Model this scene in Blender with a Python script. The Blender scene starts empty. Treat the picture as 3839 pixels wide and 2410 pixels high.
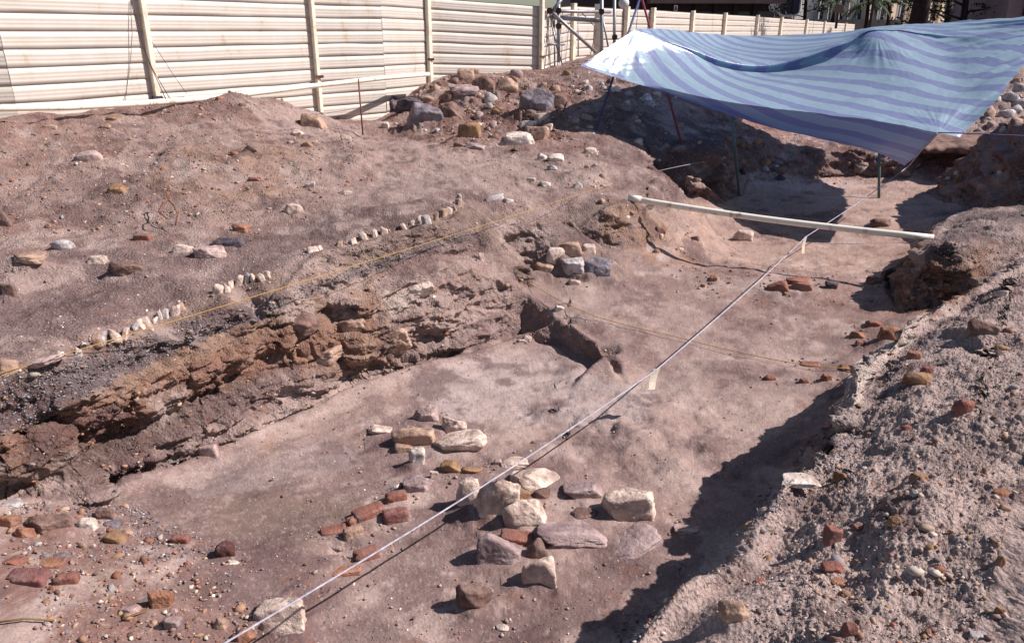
import bpy, bmesh, math, random
import numpy as np
from mathutils import Vector, Matrix
from mathutils.geometry import delaunay_2d_cdt

# ------------------------------------------------------------------ camera, sky, sun, exposure
SC = bpy.context.scene
W0, H0 = 2409.0, 1512.0           # picture units used for reading positions off the photograph
FPX = 1780.0
TILT = math.radians(21.0)
CZ = 3.0
ST, CT = math.sin(TILT), math.cos(TILT)
cam_d = bpy.data.cameras.new("Camera"); cam = bpy.data.objects.new("Camera", cam_d)
SC.collection.objects.link(cam); SC.camera = cam
cam.location = (0, 0, CZ); cam.rotation_euler = (math.pi/2 - TILT, 0, 0)
cam_d.sensor_width = 36.0; cam_d.lens = FPX/W0*36.0
cam_d.clip_start = 0.05; cam_d.clip_end = 2000
SUN_EL, SUN_AZ = math.radians(43), math.radians(88)   # azimuth from +Y towards +X
w = bpy.data.worlds.new("World"); SC.world = w; w.use_nodes = True
nt = w.node_tree; bg = nt.nodes['Background']
sky = nt.nodes.new('ShaderNodeTexSky'); sky.sky_type = 'NISHITA'; sky.sun_disc = False
sky.sun_elevation = SUN_EL; sky.sun_rotation = SUN_AZ
nt.links.new(sky.outputs[0], bg.inputs[0]); bg.inputs[1].default_value = 0.055
sd = bpy.data.lights.new("Sun", 'SUN'); sd.energy = 4.6; sd.angle = math.radians(0.5); sd.color = (1.0, 0.912, 0.865)
sun = bpy.data.objects.new("Sun", sd); SC.collection.objects.link(sun)
sv = Vector((math.sin(SUN_AZ)*math.cos(SUN_EL), math.cos(SUN_AZ)*math.cos(SUN_EL), math.sin(SUN_EL)))
sun.rotation_euler = sv.to_track_quat('Z', 'Y').to_euler(); sun.location = (20, 0, 20)
SC.view_settings.view_transform = 'Standard'; SC.view_settings.look = 'None'
SC.view_settings.exposure = 0.58; SC.view_settings.gamma = 1.0
SC.render.engine = 'CYCLES'

# ------------------------------------------------------------------ helpers
rng = np.random.default_rng(7); random.seed(7)
def ray(px, py):
    x = (px-W0/2)/FPX; v = (py-H0/2)/FPX
    return np.array([x, CT-v*ST, -ST-v*CT])
def atz(px, py, z):
    d = ray(px, py); t = (z-CZ)/d[2]; return np.array([0, 0, CZ])+d*t
def atd(px, py, d):                # d = depth along the view axis
    return np.array([0, 0, CZ])+ray(px, py)*d
def atY(px, py, Y):
    r = ray(px, py); return np.array([0, 0, CZ])+r*(Y/r[1])
def project(P):
    x = P[..., 0]; y = P[..., 1]; z = P[..., 2]-CZ
    dep = y*CT-z*ST; up = y*ST+z*CT
    dep = np.maximum(dep, 1e-3)
    return W0/2+x/dep*FPX, H0/2-up/dep*FPX, dep

def _h(ix, iy, iz, seed):
    n = (ix.astype(np.int64)*374761393+iy.astype(np.int64)*668265263+iz.astype(np.int64)*2147483647+seed*1274126177) & 0xffffffff
    n = ((n ^ (n >> 13))*1274126177) & 0xffffffff
    n = n ^ (n >> 16)
    return (n & 0xffffff)/float(0xffffff)*2-1
def noise(x, y, z=None, seed=0):
    x = np.asarray(x, float); y = np.asarray(y, float)
    fx = np.floor(x); fy = np.floor(y); tx = x-fx; ty = y-fy
    tx = tx*tx*tx*(tx*(tx*6-15)+10); ty = ty*ty*ty*(ty*(ty*6-15)+10)
    ix = fx.astype(np.int64); iy = fy.astype(np.int64)
    if z is None:
        zz = np.zeros_like(ix)
        a = _h(ix, iy, zz, seed); b = _h(ix+1, iy, zz, seed); c = _h(ix, iy+1, zz, seed); d = _h(ix+1, iy+1, zz, seed)
        return (a*(1-tx)+b*tx)*(1-ty)+(c*(1-tx)+d*tx)*ty
    z = np.asarray(z, float); fz = np.floor(z); tz = z-fz; tz = tz*tz*(3-2*tz); iz = fz.astype(np.int64)
    r = 0
    for k in (0, 1):
        a = _h(ix, iy, iz+k, seed); b = _h(ix+1, iy, iz+k, seed); c = _h(ix, iy+1, iz+k, seed); d = _h(ix+1, iy+1, iz+k, seed)
        v = (a*(1-tx)+b*tx)*(1-ty)+(c*(1-tx)+d*tx)*ty
        r = r+v*(tz if k else (1-tz))
    return r
def fbm(x, y, z=None, o=4, seed=0, gain=.5):
    s = 0; a = 1.0; f = 1.0; t = 0
    for i in range(o):
        s = s+a*noise(x*f+i*17.3, y*f-i*9.1, None if z is None else z*f, seed+i); t += a; a *= gain; f *= 2.03
    return s/t

def mesh_obj(name, V, F, mat, parent=None, smooth=True, col=None):
    me = bpy.data.meshes.new(name)
    V = np.asarray(V, np.float32); F = np.asarray(F, np.int32)
    me.vertices.add(len(V)); me.vertices.foreach_set('co', V.ravel())
    k = F.shape[1]
    me.loops.add(F.size); me.loops.foreach_set('vertex_index', F.ravel())
    me.polygons.add(len(F)); me.polygons.foreach_set('loop_start', np.arange(0, F.size, k, dtype=np.int32))
    me.polygons.foreach_set('loop_total', np.full(len(F), k, np.int32))
    me.update(calc_edges=True)
    if smooth: me.polygons.foreach_set('use_smooth', np.ones(len(F), bool))
    if col is not None:
        a = me.color_attributes.new('Col', 'FLOAT_COLOR', 'POINT')
        c = np.ones((len(V), 4), np.float32); c[:, :3] = col; a.data.foreach_set('color', c.ravel())
    me.validate()
    if mat: me.materials.append(mat)
    o = bpy.data.objects.new(name, me); SC.collection.objects.link(o)
    if parent: o.parent = parent
    return o
class MB:
    """collects shapes for one mesh object"""
    def __init__(s): s.bm = bmesh.new()
    def box(s, c, size, rot=None, bevel=0):
        r = bmesh.ops.create_cube(s.bm, size=1); vs = r['verts']
        M = Matrix.Translation(Vector(c)) @ (rot if rot else Matrix.Identity(4)) @ Matrix.Diagonal((size[0], size[1], size[2], 1))
        bmesh.ops.transform(s.bm, matrix=M, verts=vs)
        if bevel:
            es = list({e for v in vs for e in v.link_edges})
            bmesh.ops.bevel(s.bm, geom=es, offset=bevel, segments=2, affect='EDGES')
        return s
    def tube(s, pts, r, n=8, r2=None):
        pts = [Vector(p) for p in pts]; rings = []
        N = len(pts)
        for i, p in enumerate(pts):
            t = (pts[min(i+1, N-1)]-pts[max(i-1, 0)]).normalized()
            a = Vector((0, 0, 1)) if abs(t.z) < .9 else Vector((1, 0, 0))
            u = t.cross(a).normalized(); v = u.cross(t).normalized()
            rr = r if not hasattr(r, '__len__') else r[i]
            ry = rr if r2 is None else r2
            rings.append([s.bm.verts.new(p+u*math.cos(2*math.pi*k/n)*rr+v*math.sin(2*math.pi*k/n)*ry) for k in range(n)])
        for i in range(N-1):
            for k in range(n):
                f = s.bm.faces.new((rings[i][k], rings[i][(k+1) % n], rings[i+1][(k+1) % n], rings[i+1][k])); f.smooth = True
        s.bm.faces.new(rings[0][::-1]); s.bm.faces.new(rings[-1]); return s
    def quad(s, *p):
        s.bm.faces.new([s.bm.verts.new(Vector(q)) for q in p]); return s
    def build(s, name, mat, parent=None, loc=None):
        bmesh.ops.recalc_face_normals(s.bm, faces=s.bm.faces)
        if loc is not None: bmesh.ops.translate(s.bm, vec=-Vector(loc), verts=s.bm.verts)
        me = bpy.data.meshes.new(name); s.bm.to_mesh(me); s.bm.free(); me.materials.append(mat)
        o = bpy.data.objects.new(name, me); SC.collection.objects.link(o)
        if parent: o.parent = parent
        if loc is not None: o.location = loc
        return o
def tag(o, label=None, cat=None, group=None, kind=None):
    if label: o['label'] = label
    if cat: o['category'] = cat
    if group: o['group'] = group
    if kind: o['kind'] = kind
    return o
def empty(name, loc, label, cat, group=None):
    o = bpy.data.objects.new(name, None); SC.collection.objects.link(o); o.location = loc
    o.empty_display_size = .2
    return tag(o, label, cat, group)
def part(mb, name, mat, root):        # root has no rotation: keep world shapes
    return mb.build(name, mat, root, None) if root.location.length == 0 else _p(mb, name, mat, root)
def _p(mb, name, mat, root):
    bmesh.ops.translate(mb.bm, vec=-root.location, verts=mb.bm.verts)
    return mb.build(name, mat, root)

def s2l(c):
    c = np.asarray(c, float)/255.0
    return np.where(c <= .04045, c/12.92, ((c+.055)/1.055)**2.4)
def N(nt, t, **kw):
    n = nt.nodes.new(t)
    for k, v in kw.items():
        if k in n.inputs: n.inputs[k].default_value = v
        else: setattr(n, k, v)
    return n
def mat_base(name, rough=.85, spec=.25):
    m = bpy.data.materials.new(name); m.use_nodes = True; t = m.node_tree
    b = t.nodes['Principled BSDF']; b.inputs['Roughness'].default_value = rough
    b.inputs['Specular IOR Level'].default_value = spec
    return m, t, b
def mat_simple(name, col, rough=.7, spec=.3, var=.12, scale=6, bump=0, metal=0, bscale=40, col2=None, thr=(.35, .65)):
    """two-tone noise-mottled material"""
    m, t, b = mat_base(name, rough, spec)
    b.inputs['Metallic'].default_value = metal
    tc = N(t, 'ShaderNodeTexCoord'); no = N(t, 'ShaderNodeTexNoise', Scale=scale, Detail=8.0, Roughness=.62)
    t.links.new(tc.outputs['Object'], no.inputs['Vector'])
    cr = N(t, 'ShaderNodeValToRGB')
    c = np.array(col); c2 = np.array(col2) if col2 is not None else c*(1-var*2)
    cr.color_ramp.elements[0].position = thr[0]; cr.color_ramp.elements[1].position = thr[1]
    cr.color_ramp.elements[0].color = (*c2, 1); cr.color_ramp.elements[1].color = (*np.clip(c*(1+var), 0, .95), 1)
    t.links.new(no.outputs[0], cr.inputs[0]); t.links.new(cr.outputs[0], b.inputs['Base Color'])
    if bump:
        n2 = N(t, 'ShaderNodeTexNoise', Scale=bscale, Detail=6.0, Roughness=.65)
        t.links.new(tc.outputs['Object'], n2.inputs['Vector'])
        bp = N(t, 'ShaderNodeBump', Strength=.8, Distance=bump)
        t.links.new(n2.outputs[0], bp.inputs['Height']); t.links.new(bp.outputs[0], b.inputs['Normal'])
    return m

# ------------------------------------------------------------------ ground relief
pts = []; edges = []
def addp(p): pts.append((float(p[0]), float(p[1]), float(p[2]))); return len(pts)-1
def line(L, conv=atz):
    ids = [addp(conv(*q)) for q in L]
    edges.extend(zip(ids[:-1], ids[1:])); return ids
def wl(L):
    ids = [addp(q) for q in L]; edges.extend(zip(ids[:-1], ids[1:])); return ids
# left trench: upper lip, outer edge of the ledge, foot
line([(-140, 915, 1.05), (0, 880, 1.05), (130, 842, 1.04), (200, 815, 1.04), (290, 780, 1.04), (430, 732, 1.04), (530, 690, 1.04), (640, 655, 1.05),
      (740, 600, 1.08), (880, 560, 1.13), (1000, 530, 1.17), (1060, 510, 1.18), (1090, 492, 1.17), (1140, 505, 1.08), (1200, 520, .98), (1260, 522, .94),
      (1340, 512, .93), (1420, 492, .95), (1480, 474, .97), (1530, 440, .98), (1560, 402, 1.02), (1625, 378, 1.04), (1685, 352, 1.10),
      (1702, 322, 1.10), (1725, 282, 1.2)])
line([(-140, 1070, .74), (0, 1012, .74), (120, 965, .74), (250, 905, .74), (450, 812, .75), (620, 742, .75), (760, 692, .76), (880, 645, .82), (1000, 612, .84), (1120, 585, .80)])
line([(120, 1172, .12), (250, 1152, .04), (380, 1112, .0), (500, 1057, 0), (600, 1012, 0), (720, 962, 0), (820, 912, 0), (920, 880, 0), (1010, 852, 0), (1100, 832, 0), (1195, 802, 0), (1225, 782, .0)])
line([(1322, 815, .0), (1345, 838, 0), (1380, 850, .0), (1400, 870, 0), (1430, 882, .0)])
addp(atz(1510, 868, .06)); addp(atz(1580, 866, .07))
line([(860, 722, .68), (905, 696, .72), (1000, 655, .76), (1090, 618, .76), (1150, 608, .72), (1190, 640, .58), (1212, 675, .46), (1240, 690, .38), (1285, 712, .33)])
line([(1330, 758, .26), (1350, 776, .25), (1375, 790, .25), (1400, 806, .24), (1425, 830, .22), (1460, 842, .17)])
addp(atz(1300, 750, .24)); addp(atz(1285, 775, .10)); addp(atz(1520, 815, .16)); addp(atz(1600, 800, .16))
# foot of the promontory
line([(1170, 570, .74), (1240, 580, .62), (1300, 582, .57), (1380, 580, .54), (1450, 590, .48), (1520, 600, .42), (1580, 620, .37)])
# spur from the promontory corner
for q in [(1482, 478, .95), (1530, 520, .70), (1580, 565, .46), (1640, 612, .32)]: addp(atz(*q))
# foot of the dark cliff and the back wall of the far pit
line([(1585, 512, .18), (1640, 492, .18), (1700, 476, .2), (1742, 458, .22), (1752, 428, .3), (1850, 422, .3), (1980, 418, .3), (2120, 424, .3), (2250, 432, .3), (2420, 440, .32), (2560, 445, .35)])
line([(1760, 330, .98), (1850, 345, .85), (1980, 355, .8), (2120, 360, .8)])
wl([(a_[0]+.1, a_[1]+.35, .98) for a_ in [atz(2180, 372, .62), atz(2300, 376, .6), atz(2420, 384, .58), atz(2560, 390, .6)]])
line([(2180, 372, .62), (2300, 376, .6), (2420, 384, .58), (2560, 390, .6)])
for q in [(1850, 318, 17.8), (2000, 318, 18), (2200, 318, 18), (2420, 328, 18)]: addp(atY(*q))
# a dark ledge under the pale rubble, right
# far pit floor
for q in [(1800, 455, .22), (1950, 445, .22), (2070, 465, .2), (2180, 450, .24), (1800, 545, .1), (1950, 520, .14), (2120, 520, .15), (1900, 592, .1), (2030, 600, .1), (2110, 600, .12), (1750, 605, .1), (1690, 560, .08), (2230, 485, .18)]:
    addp(atz(*q))
line([(1600, 500, .2), (1750, 500, .2), (1900, 508, .2), (2000, 515, .18)]); line([(1600, 512, .1), (1750, 512, .09), (1900, 520, .09), (2000, 527, .12)])
# low baulk between the far pit and the near one
line([(1600, 640, .36), (1700, 652, .36), (1800, 655, .38), (1880, 655, .38), (1960, 662, .35), (2060, 668, .32)])
for q in [(1650, 690, .26), (1800, 710, .22), (1950, 730, .2), (2060, 760, .2), (1500, 660, .34), (1400, 680, .32), (1330, 700, .34), (1450, 730, .31), (1600, 740, .22), (1250, 640, .45), (1850, 800, .13), (1950, 850, .1), (1750, 780, .16)]:
    addp(atz(*q))
# right block
line([(2240, 500, .86), (2205, 530, .92), (2188, 562, .93), (2230, 572, .93), (2300, 565, .94), (2409, 540, .97), (2560, 520, 1.0)])
line([(2160, 590, .15), (2112, 640, .2), (2090, 690, .22), (2115, 735, .2), (2190, 738, .22), (2240, 712, .35), (2300, 660, .6), (2409, 600, .8), (2560, 560, .9)])
for q in [(2330, 505, .95), (2409, 500, .97), (2560, 490, 1.0)]: addp(atz(*q))
wl([(6.6, 9.9, .85), (7.1, 11, .5), (7.6, 12.6, .25)]); wl([(7.15, 9.9, 1.7), (7.6, 11, 1.8), (8.05, 12.8, 1.6)])
# right bank lip and its foot
RE = [(2560, 545, 1.02), (2409, 612, .98), (2300, 668, .93), (2212, 716, .9), (2130, 778, .88), (2060, 832, .88), (2015, 872, .88), (2000, 905, .88), (2003, 940, .88), (1965, 982, .88), (1985, 1030, .86), (1975, 1062, .86),
      (1900, 1092, .86), (1840, 1142, .88), (1765, 1228, .88), (1742, 1298, .88), (1620, 1350, .88), (1565, 1408, .88), (1490, 1485, .88), (1430, 1560, .88), (1340, 1700, .88)]
rp = [atz(*q) for q in RE]; wl(rp)
wl([(p[0]-.17, p[1]+.02, .5 if i < 2 else (.25 if i < 4 else (.08 if i < 6 else 0.0))) for i, p in enumerate(rp)][1:])
for q in [(2409, 720, 1.03), (2300, 800, .98), (2409, 900, 1.08), (2150, 950, .96), (2250, 1050, 1.02), (2409, 1150, 1.14), (2050, 1150, .94), (2150, 1250, 1.02), (1900, 1280, .92), (2000, 1330, .96),
          (2400, 1350, 1.12), (2250, 1350, 1.1), (2150, 1430, .98), (1900, 1500, 1.02), (1990, 1480, 1.0), (1700, 1500, .92), (2060, 1390, 1.04), (2350, 1500, 1.05), (1800, 1400, .93), (2600, 1500, 1.2), (2600, 1100, 1.25), (2600, 800, 1.1)]:
    addp(atz(*q))
# near floor
for q in [(1500, 1350, 0), (1250, 1420, 0), (1000, 1400, -.01), (1300, 950, .0), (1700, 1100, .02), (1500, 950, .02), (1450, 1080, .03), (1600, 900, .05), (1800, 950, .05), (1900, 900, .07), (1100, 930, 0), (700, 1080, .01), (850, 1100, .0), (560, 1150, .02), (1100, 1010, .03), (1450, 1450, -.01), (1200, 1200, .02)]:
    addp(atz(*q))
# brick platform at lower left
line([(940, 1178, .06), (850, 1255, .1), (760, 1315, .12), (700, 1372, .15), (620, 1442, .16), (540, 1535, .16), (430, 1680, .16)])
line([(965, 1215, .0), (890, 1305, 0), (812, 1372, 0), (745, 1436, 0), (665, 1512, 0), (600, 1600, 0), (500, 1760, 0)])
for q in [(600, 1250, .06), (400, 1220, .1), (420, 1350, .17), (600, 1380, .14), (250, 1200, .16), (120, 1190, .26), (0, 1176, .37), (-140, 1190, .42), (0, 1350, .33), (200, 1350, .26), (300, 1500, .24), (0, 1512, .33), (-140, 1512, .4), (500, 1480, .18), (750, 1200, .04)]:
    addp(atz(*q))
# left bank surface
for q in [(100, 740, 1.01), (300, 690, 1.0), (-120, 760, 1.05), (100, 655, 1.04), (100, 625, 1.12), (250, 610, 1.06), (300, 650, 1.02), (420, 640, 1.05), (500, 620, 1.03), (0, 560, 1.15), (200, 545, 1.13), (450, 560, 1.07), (600, 570, 1.04), (700, 530, 1.06), (850, 490, 1.16), (950, 500, 1.18),
          (450, 480, 1.25), (250, 440, 1.38), (0, 460, 1.35), (600, 440, 1.28), (250, 370, 1.56), (0, 370, 1.58), (450, 370, 1.55), (620, 350, 1.55), (750, 430, 1.22), (900, 430, 1.16), (800, 360, 1.42), (900, 345, 1.38), (1000, 380, 1.28), (1100, 395, 1.22), (1250, 400, 1.16), (1400, 415, 1.05),
          (1050, 450, 1.19), (1200, 460, 1.10), (1350, 455, 1.04), (1370, 385, 1.2), (1450, 400, 1.12), (1150, 362, 1.26), (1000, 340, 1.36), (1300, 350, 1.28), (1520, 380, 1.12)]:
    addp(atz(*q))
for q in [(-100, 300, 9.4), (0, 292, 9.9), (100, 296, 10.3), (200, 288, 10.7), (270, 268, 11.2), (340, 262, 11.7), (430, 240, 12.3), (560, 218, 12.9), (640, 226, 13.4), (700, 255, 13.8), (640, 300, 12.3), (500, 290, 11.6), (350, 310, 10.8), (760, 288, 13.8), (850, 304, 14.2), (900, 296, 14.9), (750, 268, 14.8), (800, 286, 15.0), (870, 290, 15.6), (930, 288, 16.0), (955, 276, 16.3),
          (700, 310, 12.6), (850, 330, 13.3), (930, 330, 13.8),
          (960, 290, 14.8), (985, 262, 15.6), (985, 215, 16.2), (1010, 190, 16.9), (1080, 175, 17.2), (1150, 165, 17.5), (1270, 168, 18.8), (1360, 158, 18.5), (1100, 230, 15.8), (1200, 240, 15.6), (1050, 290, 14.4), (1150, 300, 14.0), (1250, 290, 14.2), (1350, 260, 14.8), (1400, 300, 13.8), (1450, 240, 15.5), (1350, 200, 16.8), (1500, 190, 17.5), (1500, 280, 14.8), (1600, 250, 16.5), (1600, 320, 14.4), (1680, 270, 17), (1500, 340, 13.6), (1660, 300, 15.6)]:
    addp(atY(*q))
# beyond
for q in [(1700, 170, 22), (1500, 120, 24), (2000, 240, 21), (2200, 240, 20.5), (2409, 230, 20.5), (2300, 200, 22.5), (2409, 180, 24), (2500, 300, 19), (1850, 200, 24), (2150, 170, 26), (2409, 145, 28)]:
    addp(atY(*q))
for q in [(-14, 9, 1.9), (-14, 3, 1.2), (-14, .2, 1.1), (-5, .2, .5), (0, .2, .1), (-7, 3, 1.1), (-8, 6, 1.25), (-8, 10, 1.95), (-7, 12, 1.95), (1, .5, .9), (3, .2, 1.1), (8, .2, 1.3), (16, .2, 1.4), (8, 4, 1.25), (16, 8, 1.4), (16, 16, 1.4), (8, 8, 1.05), (9.6, 11, 1.5), (9.4, 9, 1.4),
          (-14, 30, 1.9), (16, 30, 2.2), (-5, 30, 1.9), (0, 30, 2.0), (8, 30, 2.1), (-10, 18, 1.9), (-4.6, 17, 1.3), (-3, 18.3, 1.3), (-5, 19, 1.3), (-2, 20.5, 1.9), (1, 22, 2.1), (-14, 16, 1.9), (5, 26, 2.1), (-.4, 17.6, 2.1)]:
    addp(q)
GX0, GX1, GY0, GY1, GR = -14.0, 16.0, .2, 30.0, .02
def build_grid():
    co = [Vector((p[0], p[1])) for p in pts]
    r = delaunay_2d_cdt(co, edges, [], 0, 1e-5)
    vs, _, fs, ov = r[0], r[1], r[2], r[3]
    P = np.array(pts); zs = []
    for i, v in enumerate(vs):
        if ov[i]: zs.append(P[ov[i][0], 2])
        else:
            d = np.hypot(P[:, 0]-v.x, P[:, 1]-v.y)+1e-3; k = np.argsort(d)[:4]; zs.append(float((P[k, 2]/d[k]).sum()/(1/d[k]).sum()))
    nx = int((GX1-GX0)/GR)+1; ny = int((GY1-GY0)/GR)+1
    Z = np.full((ny, nx), 1.2)
    for f in fs:
        for j in range(1, len(f)-1):
            A, B, C = [(vs[i].x, vs[i].y, zs[i]) for i in (f[0], f[j], f[j+1])]
            x0 = max(int((min(A[0], B[0], C[0])-GX0)/GR), 0); x1 = min(int((max(A[0], B[0], C[0])-GX0)/GR)+1, nx-1)
            y0 = max(int((min(A[1], B[1], C[1])-GY0)/GR), 0); y1 = min(int((max(A[1], B[1], C[1])-GY0)/GR)+1, ny-1)
            if x1 < x0 or y1 < y0: continue
            X, Y = np.meshgrid(GX0+np.arange(x0, x1+1)*GR, GY0+np.arange(y0, y1+1)*GR)
            D = (B[1]-C[1])*(A[0]-C[0])+(C[0]-B[0])*(A[1]-C[1])
            if abs(D) < 1e-12: continue
            a = ((B[1]-C[1])*(X-C[0])+(C[0]-B[0])*(Y-C[1]))/D; b = ((C[1]-A[1])*(X-C[0])+(A[0]-C[0])*(Y-C[1]))/D; c = 1-a-b
            m = (a >= -1e-6) & (b >= -1e-6) & (c >= -1e-6)
            Z[y0:y1+1, x0:x1+1][m] = (a*A[2]+b*B[2]+c*C[2])[m]
    return Z
def blur(Z, s):
    k = int(3*s/GR); x = np.arange(-k, k+1)*GR; g = np.exp(-x*x/(2*s*s)); g /= g.sum()
    for ax in (0, 1):
        pad = [(0, 0), (0, 0)]; pad[ax] = (k, k); Q = np.pad(Z, pad, mode='edge'); R = np.zeros_like(Z)
        for i, wgt in enumerate(g):
            R += wgt*(Q[i:i+Z.shape[0]] if ax == 0 else Q[:, i:i+Z.shape[1]])
        Z = R
    return Z
HG = build_grid()
sharp = blur(HG, .022); soft = blur(HG, .16)
gy, gx = np.gradient(blur(HG, .03), GR); steep = np.clip((np.hypot(gx, gy)-.55)/.5, 0, 1)
stm = np.clip(blur(steep, .07)*2.2, 0, 1)
GX, GY = np.meshgrid(GX0+np.arange(HG.shape[1])*GR, GY0+np.arange(HG.shape[0])*GR)
HG = sharp*stm+soft*(1-stm)
# small-scale relief: stronger on spoil heaps than on trowelled floors
def lipmask(px, py): return None
floor_m = np.clip((.62-HG)/.25, 0, 1)
amp = .05*(1-floor_m)+.016*floor_m
HG += amp*fbm(GX*2.2, GY*2.2, o=4, seed=3)+.022*(1-floor_m*.72)*fbm(GX*7, GY*9, o=3, seed=11)
ca_, sa_ = math.cos(.55), math.sin(.55); RU, RV = GX*ca_+GY*sa_, -GX*sa_+GY*ca_
HG += floor_m*(.026*fbm(RU*1.4, RV*4.2, o=4, seed=15)+.007*fbm(RU*5, RV*16, o=3, seed=16))      # trowel sweeps
lm = np.exp(-(((GX-1.0)/1.1)**2+((GY-5.3)/.75)**2)); HG += lm*.085*fbm(GX*3.2, GY*3.2, o=4, seed=17)
lm = np.clip(1-np.abs(GY-9.4)/1.1, 0, 1)*np.clip((GX-1.8)/.6, 0, 1)*np.clip((5-GX)/.6, 0, 1); HG += lm*.07*fbm(GX*3.5, GY*3.5, o=4, seed=18)
lm = np.exp(-(((GX-2.6)/1.4)**2+((GY-14)/2.0)**2)); HG += lm*.09*fbm(GX*2.6, GY*2.6, o=4, seed=19)
lm = np.clip((2.2-HG)/.3, 0, 1)*np.clip((-GX+.45*(GY-4)-2.8)/.6, 0, 1)*np.clip((HG-1.12)/.2, 0, 1); HG += lm*(.075*fbm(GX*2.4+9, GY*2.4, o=4, seed=20))
right = np.clip((GX-(.9+.47*(GY-2.4)))/.5, 0, 1)*(GY < 9)*(HG > .6)
HG += right*(.07*fbm(GX*1.6+3, GY*1.6, o=3, seed=41)+.035*fbm(GX*5+3, GY*5, o=4, seed=42, gain=.55))
HG += np.clip((GY-13.2)/1.0, 0, 1)*np.clip((GX-3.5)/1.0, 0, 1)*np.clip((HG-.42)/.15, 0, 1)*(.10*fbm(GX*3, GY*3, o=4, seed=55))
mid = np.exp(-(((GX+.2)/2.6)**2+((GY-15.5)/2.6)**2))
HG += mid*(.15*fbm(GX*2.5, GY*2.5, o=4, seed=51))
def bump_at(px, py, z, rx, ry, h, rot=0):
    global HG
    c = atz(px, py, z); X = GX-c[0]; Y = GY-c[1]; ca, sa = math.cos(rot), math.sin(rot)
    u = (X*ca+Y*sa)/rx; v = (-X*sa+Y*ca)/ry
    HG += h*np.exp(-(u*u+v*v)**1.3)
# mounds, hollows and lumps one can pick out
bump_at(100, 630, 1.1, .42, .14, .09, .2); bump_at(60, 655, 1.05, .3, .12, .05)
bump_at(300, 640, 1.04, .22, .15, .10); bump_at(425, 650, 1.04, .3, .14, .05)
bump_at(20, 690, 1.03, .14, .16, .09); bump_at(470, 255, 1.9, .6, .4, .05)
bump_at(1370, 400, 1.2, .3, .3, .14); bump_at(1470, 985, .02, .3, .2, .05); bump_at(1640, 900, .05, .35, .15, .05, .4)
bump_at(1240, 700, .25, .13, .10, .16); bump_at(1225, 735, .25, .07, .09, -.12)
bump_at(1330, 745, .2, .16, .1, .05); bump_at(1432, 850, .05, .1, .07, -.1, .7); bump_at(1330, 805, .02, .08, .05, -.05)
bump_at(1700, 860, .1, .5, .1, .05, -.15); bump_at(1680, 655, .33, .5, .12, .04); bump_at(1550, 1050, .03, .5, .3, .06)
bump_at(800, 1290, .06, .14, .07, -.07); bump_at(1990, 1010, .86, .07, .06, -.25); bump_at(2280, 1000, 1.0, .4, .3, .05)
bump_at(1640, 1420, .9, .25, .2, .04); bump_at(2120, 1290, 1.0, .45, .12, .09, .9); bump_at(1960, 1480, 1.0, .35, .1, .08, 1.1)
bump_at(1985, 1420, .95, .35, .08, -.07, 1.0); bump_at(2300, 780, 1.0, .2, .15, .08)
bump_at(2070, 530, .14, .15, .1, .07)
def hz(X, Y):
    X = np.asarray(X, float); Y = np.asarray(Y, float)
    fx = np.clip((X-GX0)/GR, 0, HG.shape[1]-1.001); fy = np.clip((Y-GY0)/GR, 0, HG.shape[0]-1.001)
    ix = fx.astype(int); iy = fy.astype(int); tx = fx-ix; ty = fy-iy
    z = (HG[iy, ix]*(1-tx)+HG[iy, ix+1]*tx)*(1-ty)+(HG[iy+1, ix]*(1-tx)+HG[iy+1, ix+1]*tx)*ty
    out = np.maximum(np.maximum(GX0-X, X-GX1), np.maximum(Y-GY1, 0)); k = np.clip(out/6, 0, 1); k = k*k*(3-2*k)
    return z*(1-k)+2.0*k
_t = np.concatenate([np.linspace(1.2, 30, 5000)])
def ground(px, py, off=0.0):
    d = ray(px, py); X = d[0]*_t; Y = d[1]*_t; Z = CZ+d[2]*_t
    g = hz(X, Y)+off; k = np.argmax(Z < g)
    if Z[k] >= g[k]: k = len(_t)-1
    k = max(k, 1); a = Z[k-1]-g[k-1]; b = Z[k]-g[k]; s = a/(a-b) if a != b else 0
    return np.array([X[k-1]+(X[k]-X[k-1])*s, Y[k-1]+(Y[k]-Y[k-1])*s, Z[k-1]+(Z[k]-Z[k-1])*s])

# fan-shaped mesh, resampled so that steep cuts get as many points as flat ground
def terrain_mesh():
    az = np.concatenate([np.linspace(-80, -38.5, 70), np.linspace(-38, 38, 1350), np.linspace(38.5, 80, 70)])*math.pi/180
    R = np.concatenate([np.exp(np.linspace(math.log(.9), math.log(34), 3600)), np.exp(np.linspace(math.log(34.3), math.log(900), 150))])
    SA, CA = np.sin(az)[:, None], np.cos(az)[:, None]
    Z = hz(SA*R, CA*R)
    phi = np.arctan2(Z-CZ, R); dr = np.diff(R)[None]; dz = np.abs(np.diff(Z, axis=1))
    m = np.abs(np.diff(phi, axis=1))*1.0+dr/R[:-1][None]*.05+np.minimum(dz/R[:-1][None], .02)*.5
    K = 21; ker = np.hanning(K+2)[1:-1]; ker /= ker.sum()
    Q = np.pad(m, ((K//2, K//2), (0, 0)), mode='edge'); m2 = sum(ker[i]*Q[i:i+m.shape[0]] for i in range(K))
    cs = np.concatenate([np.zeros((len(az), 1)), np.cumsum(m2, axis=1)], axis=1)
    NR = 1050; RR = np.empty((len(az), NR))
    for i in range(len(az)):
        RR[i] = np.interp(np.linspace(0, cs[i, -1], NR), cs[i], R)
    X = SA*RR; Y = CA*RR; ZZ = hz(X, Y)
    return X, Y, ZZ
TX, TY, TZ = terrain_mesh()
P = np.stack([TX, TY, TZ], -1)
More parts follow.
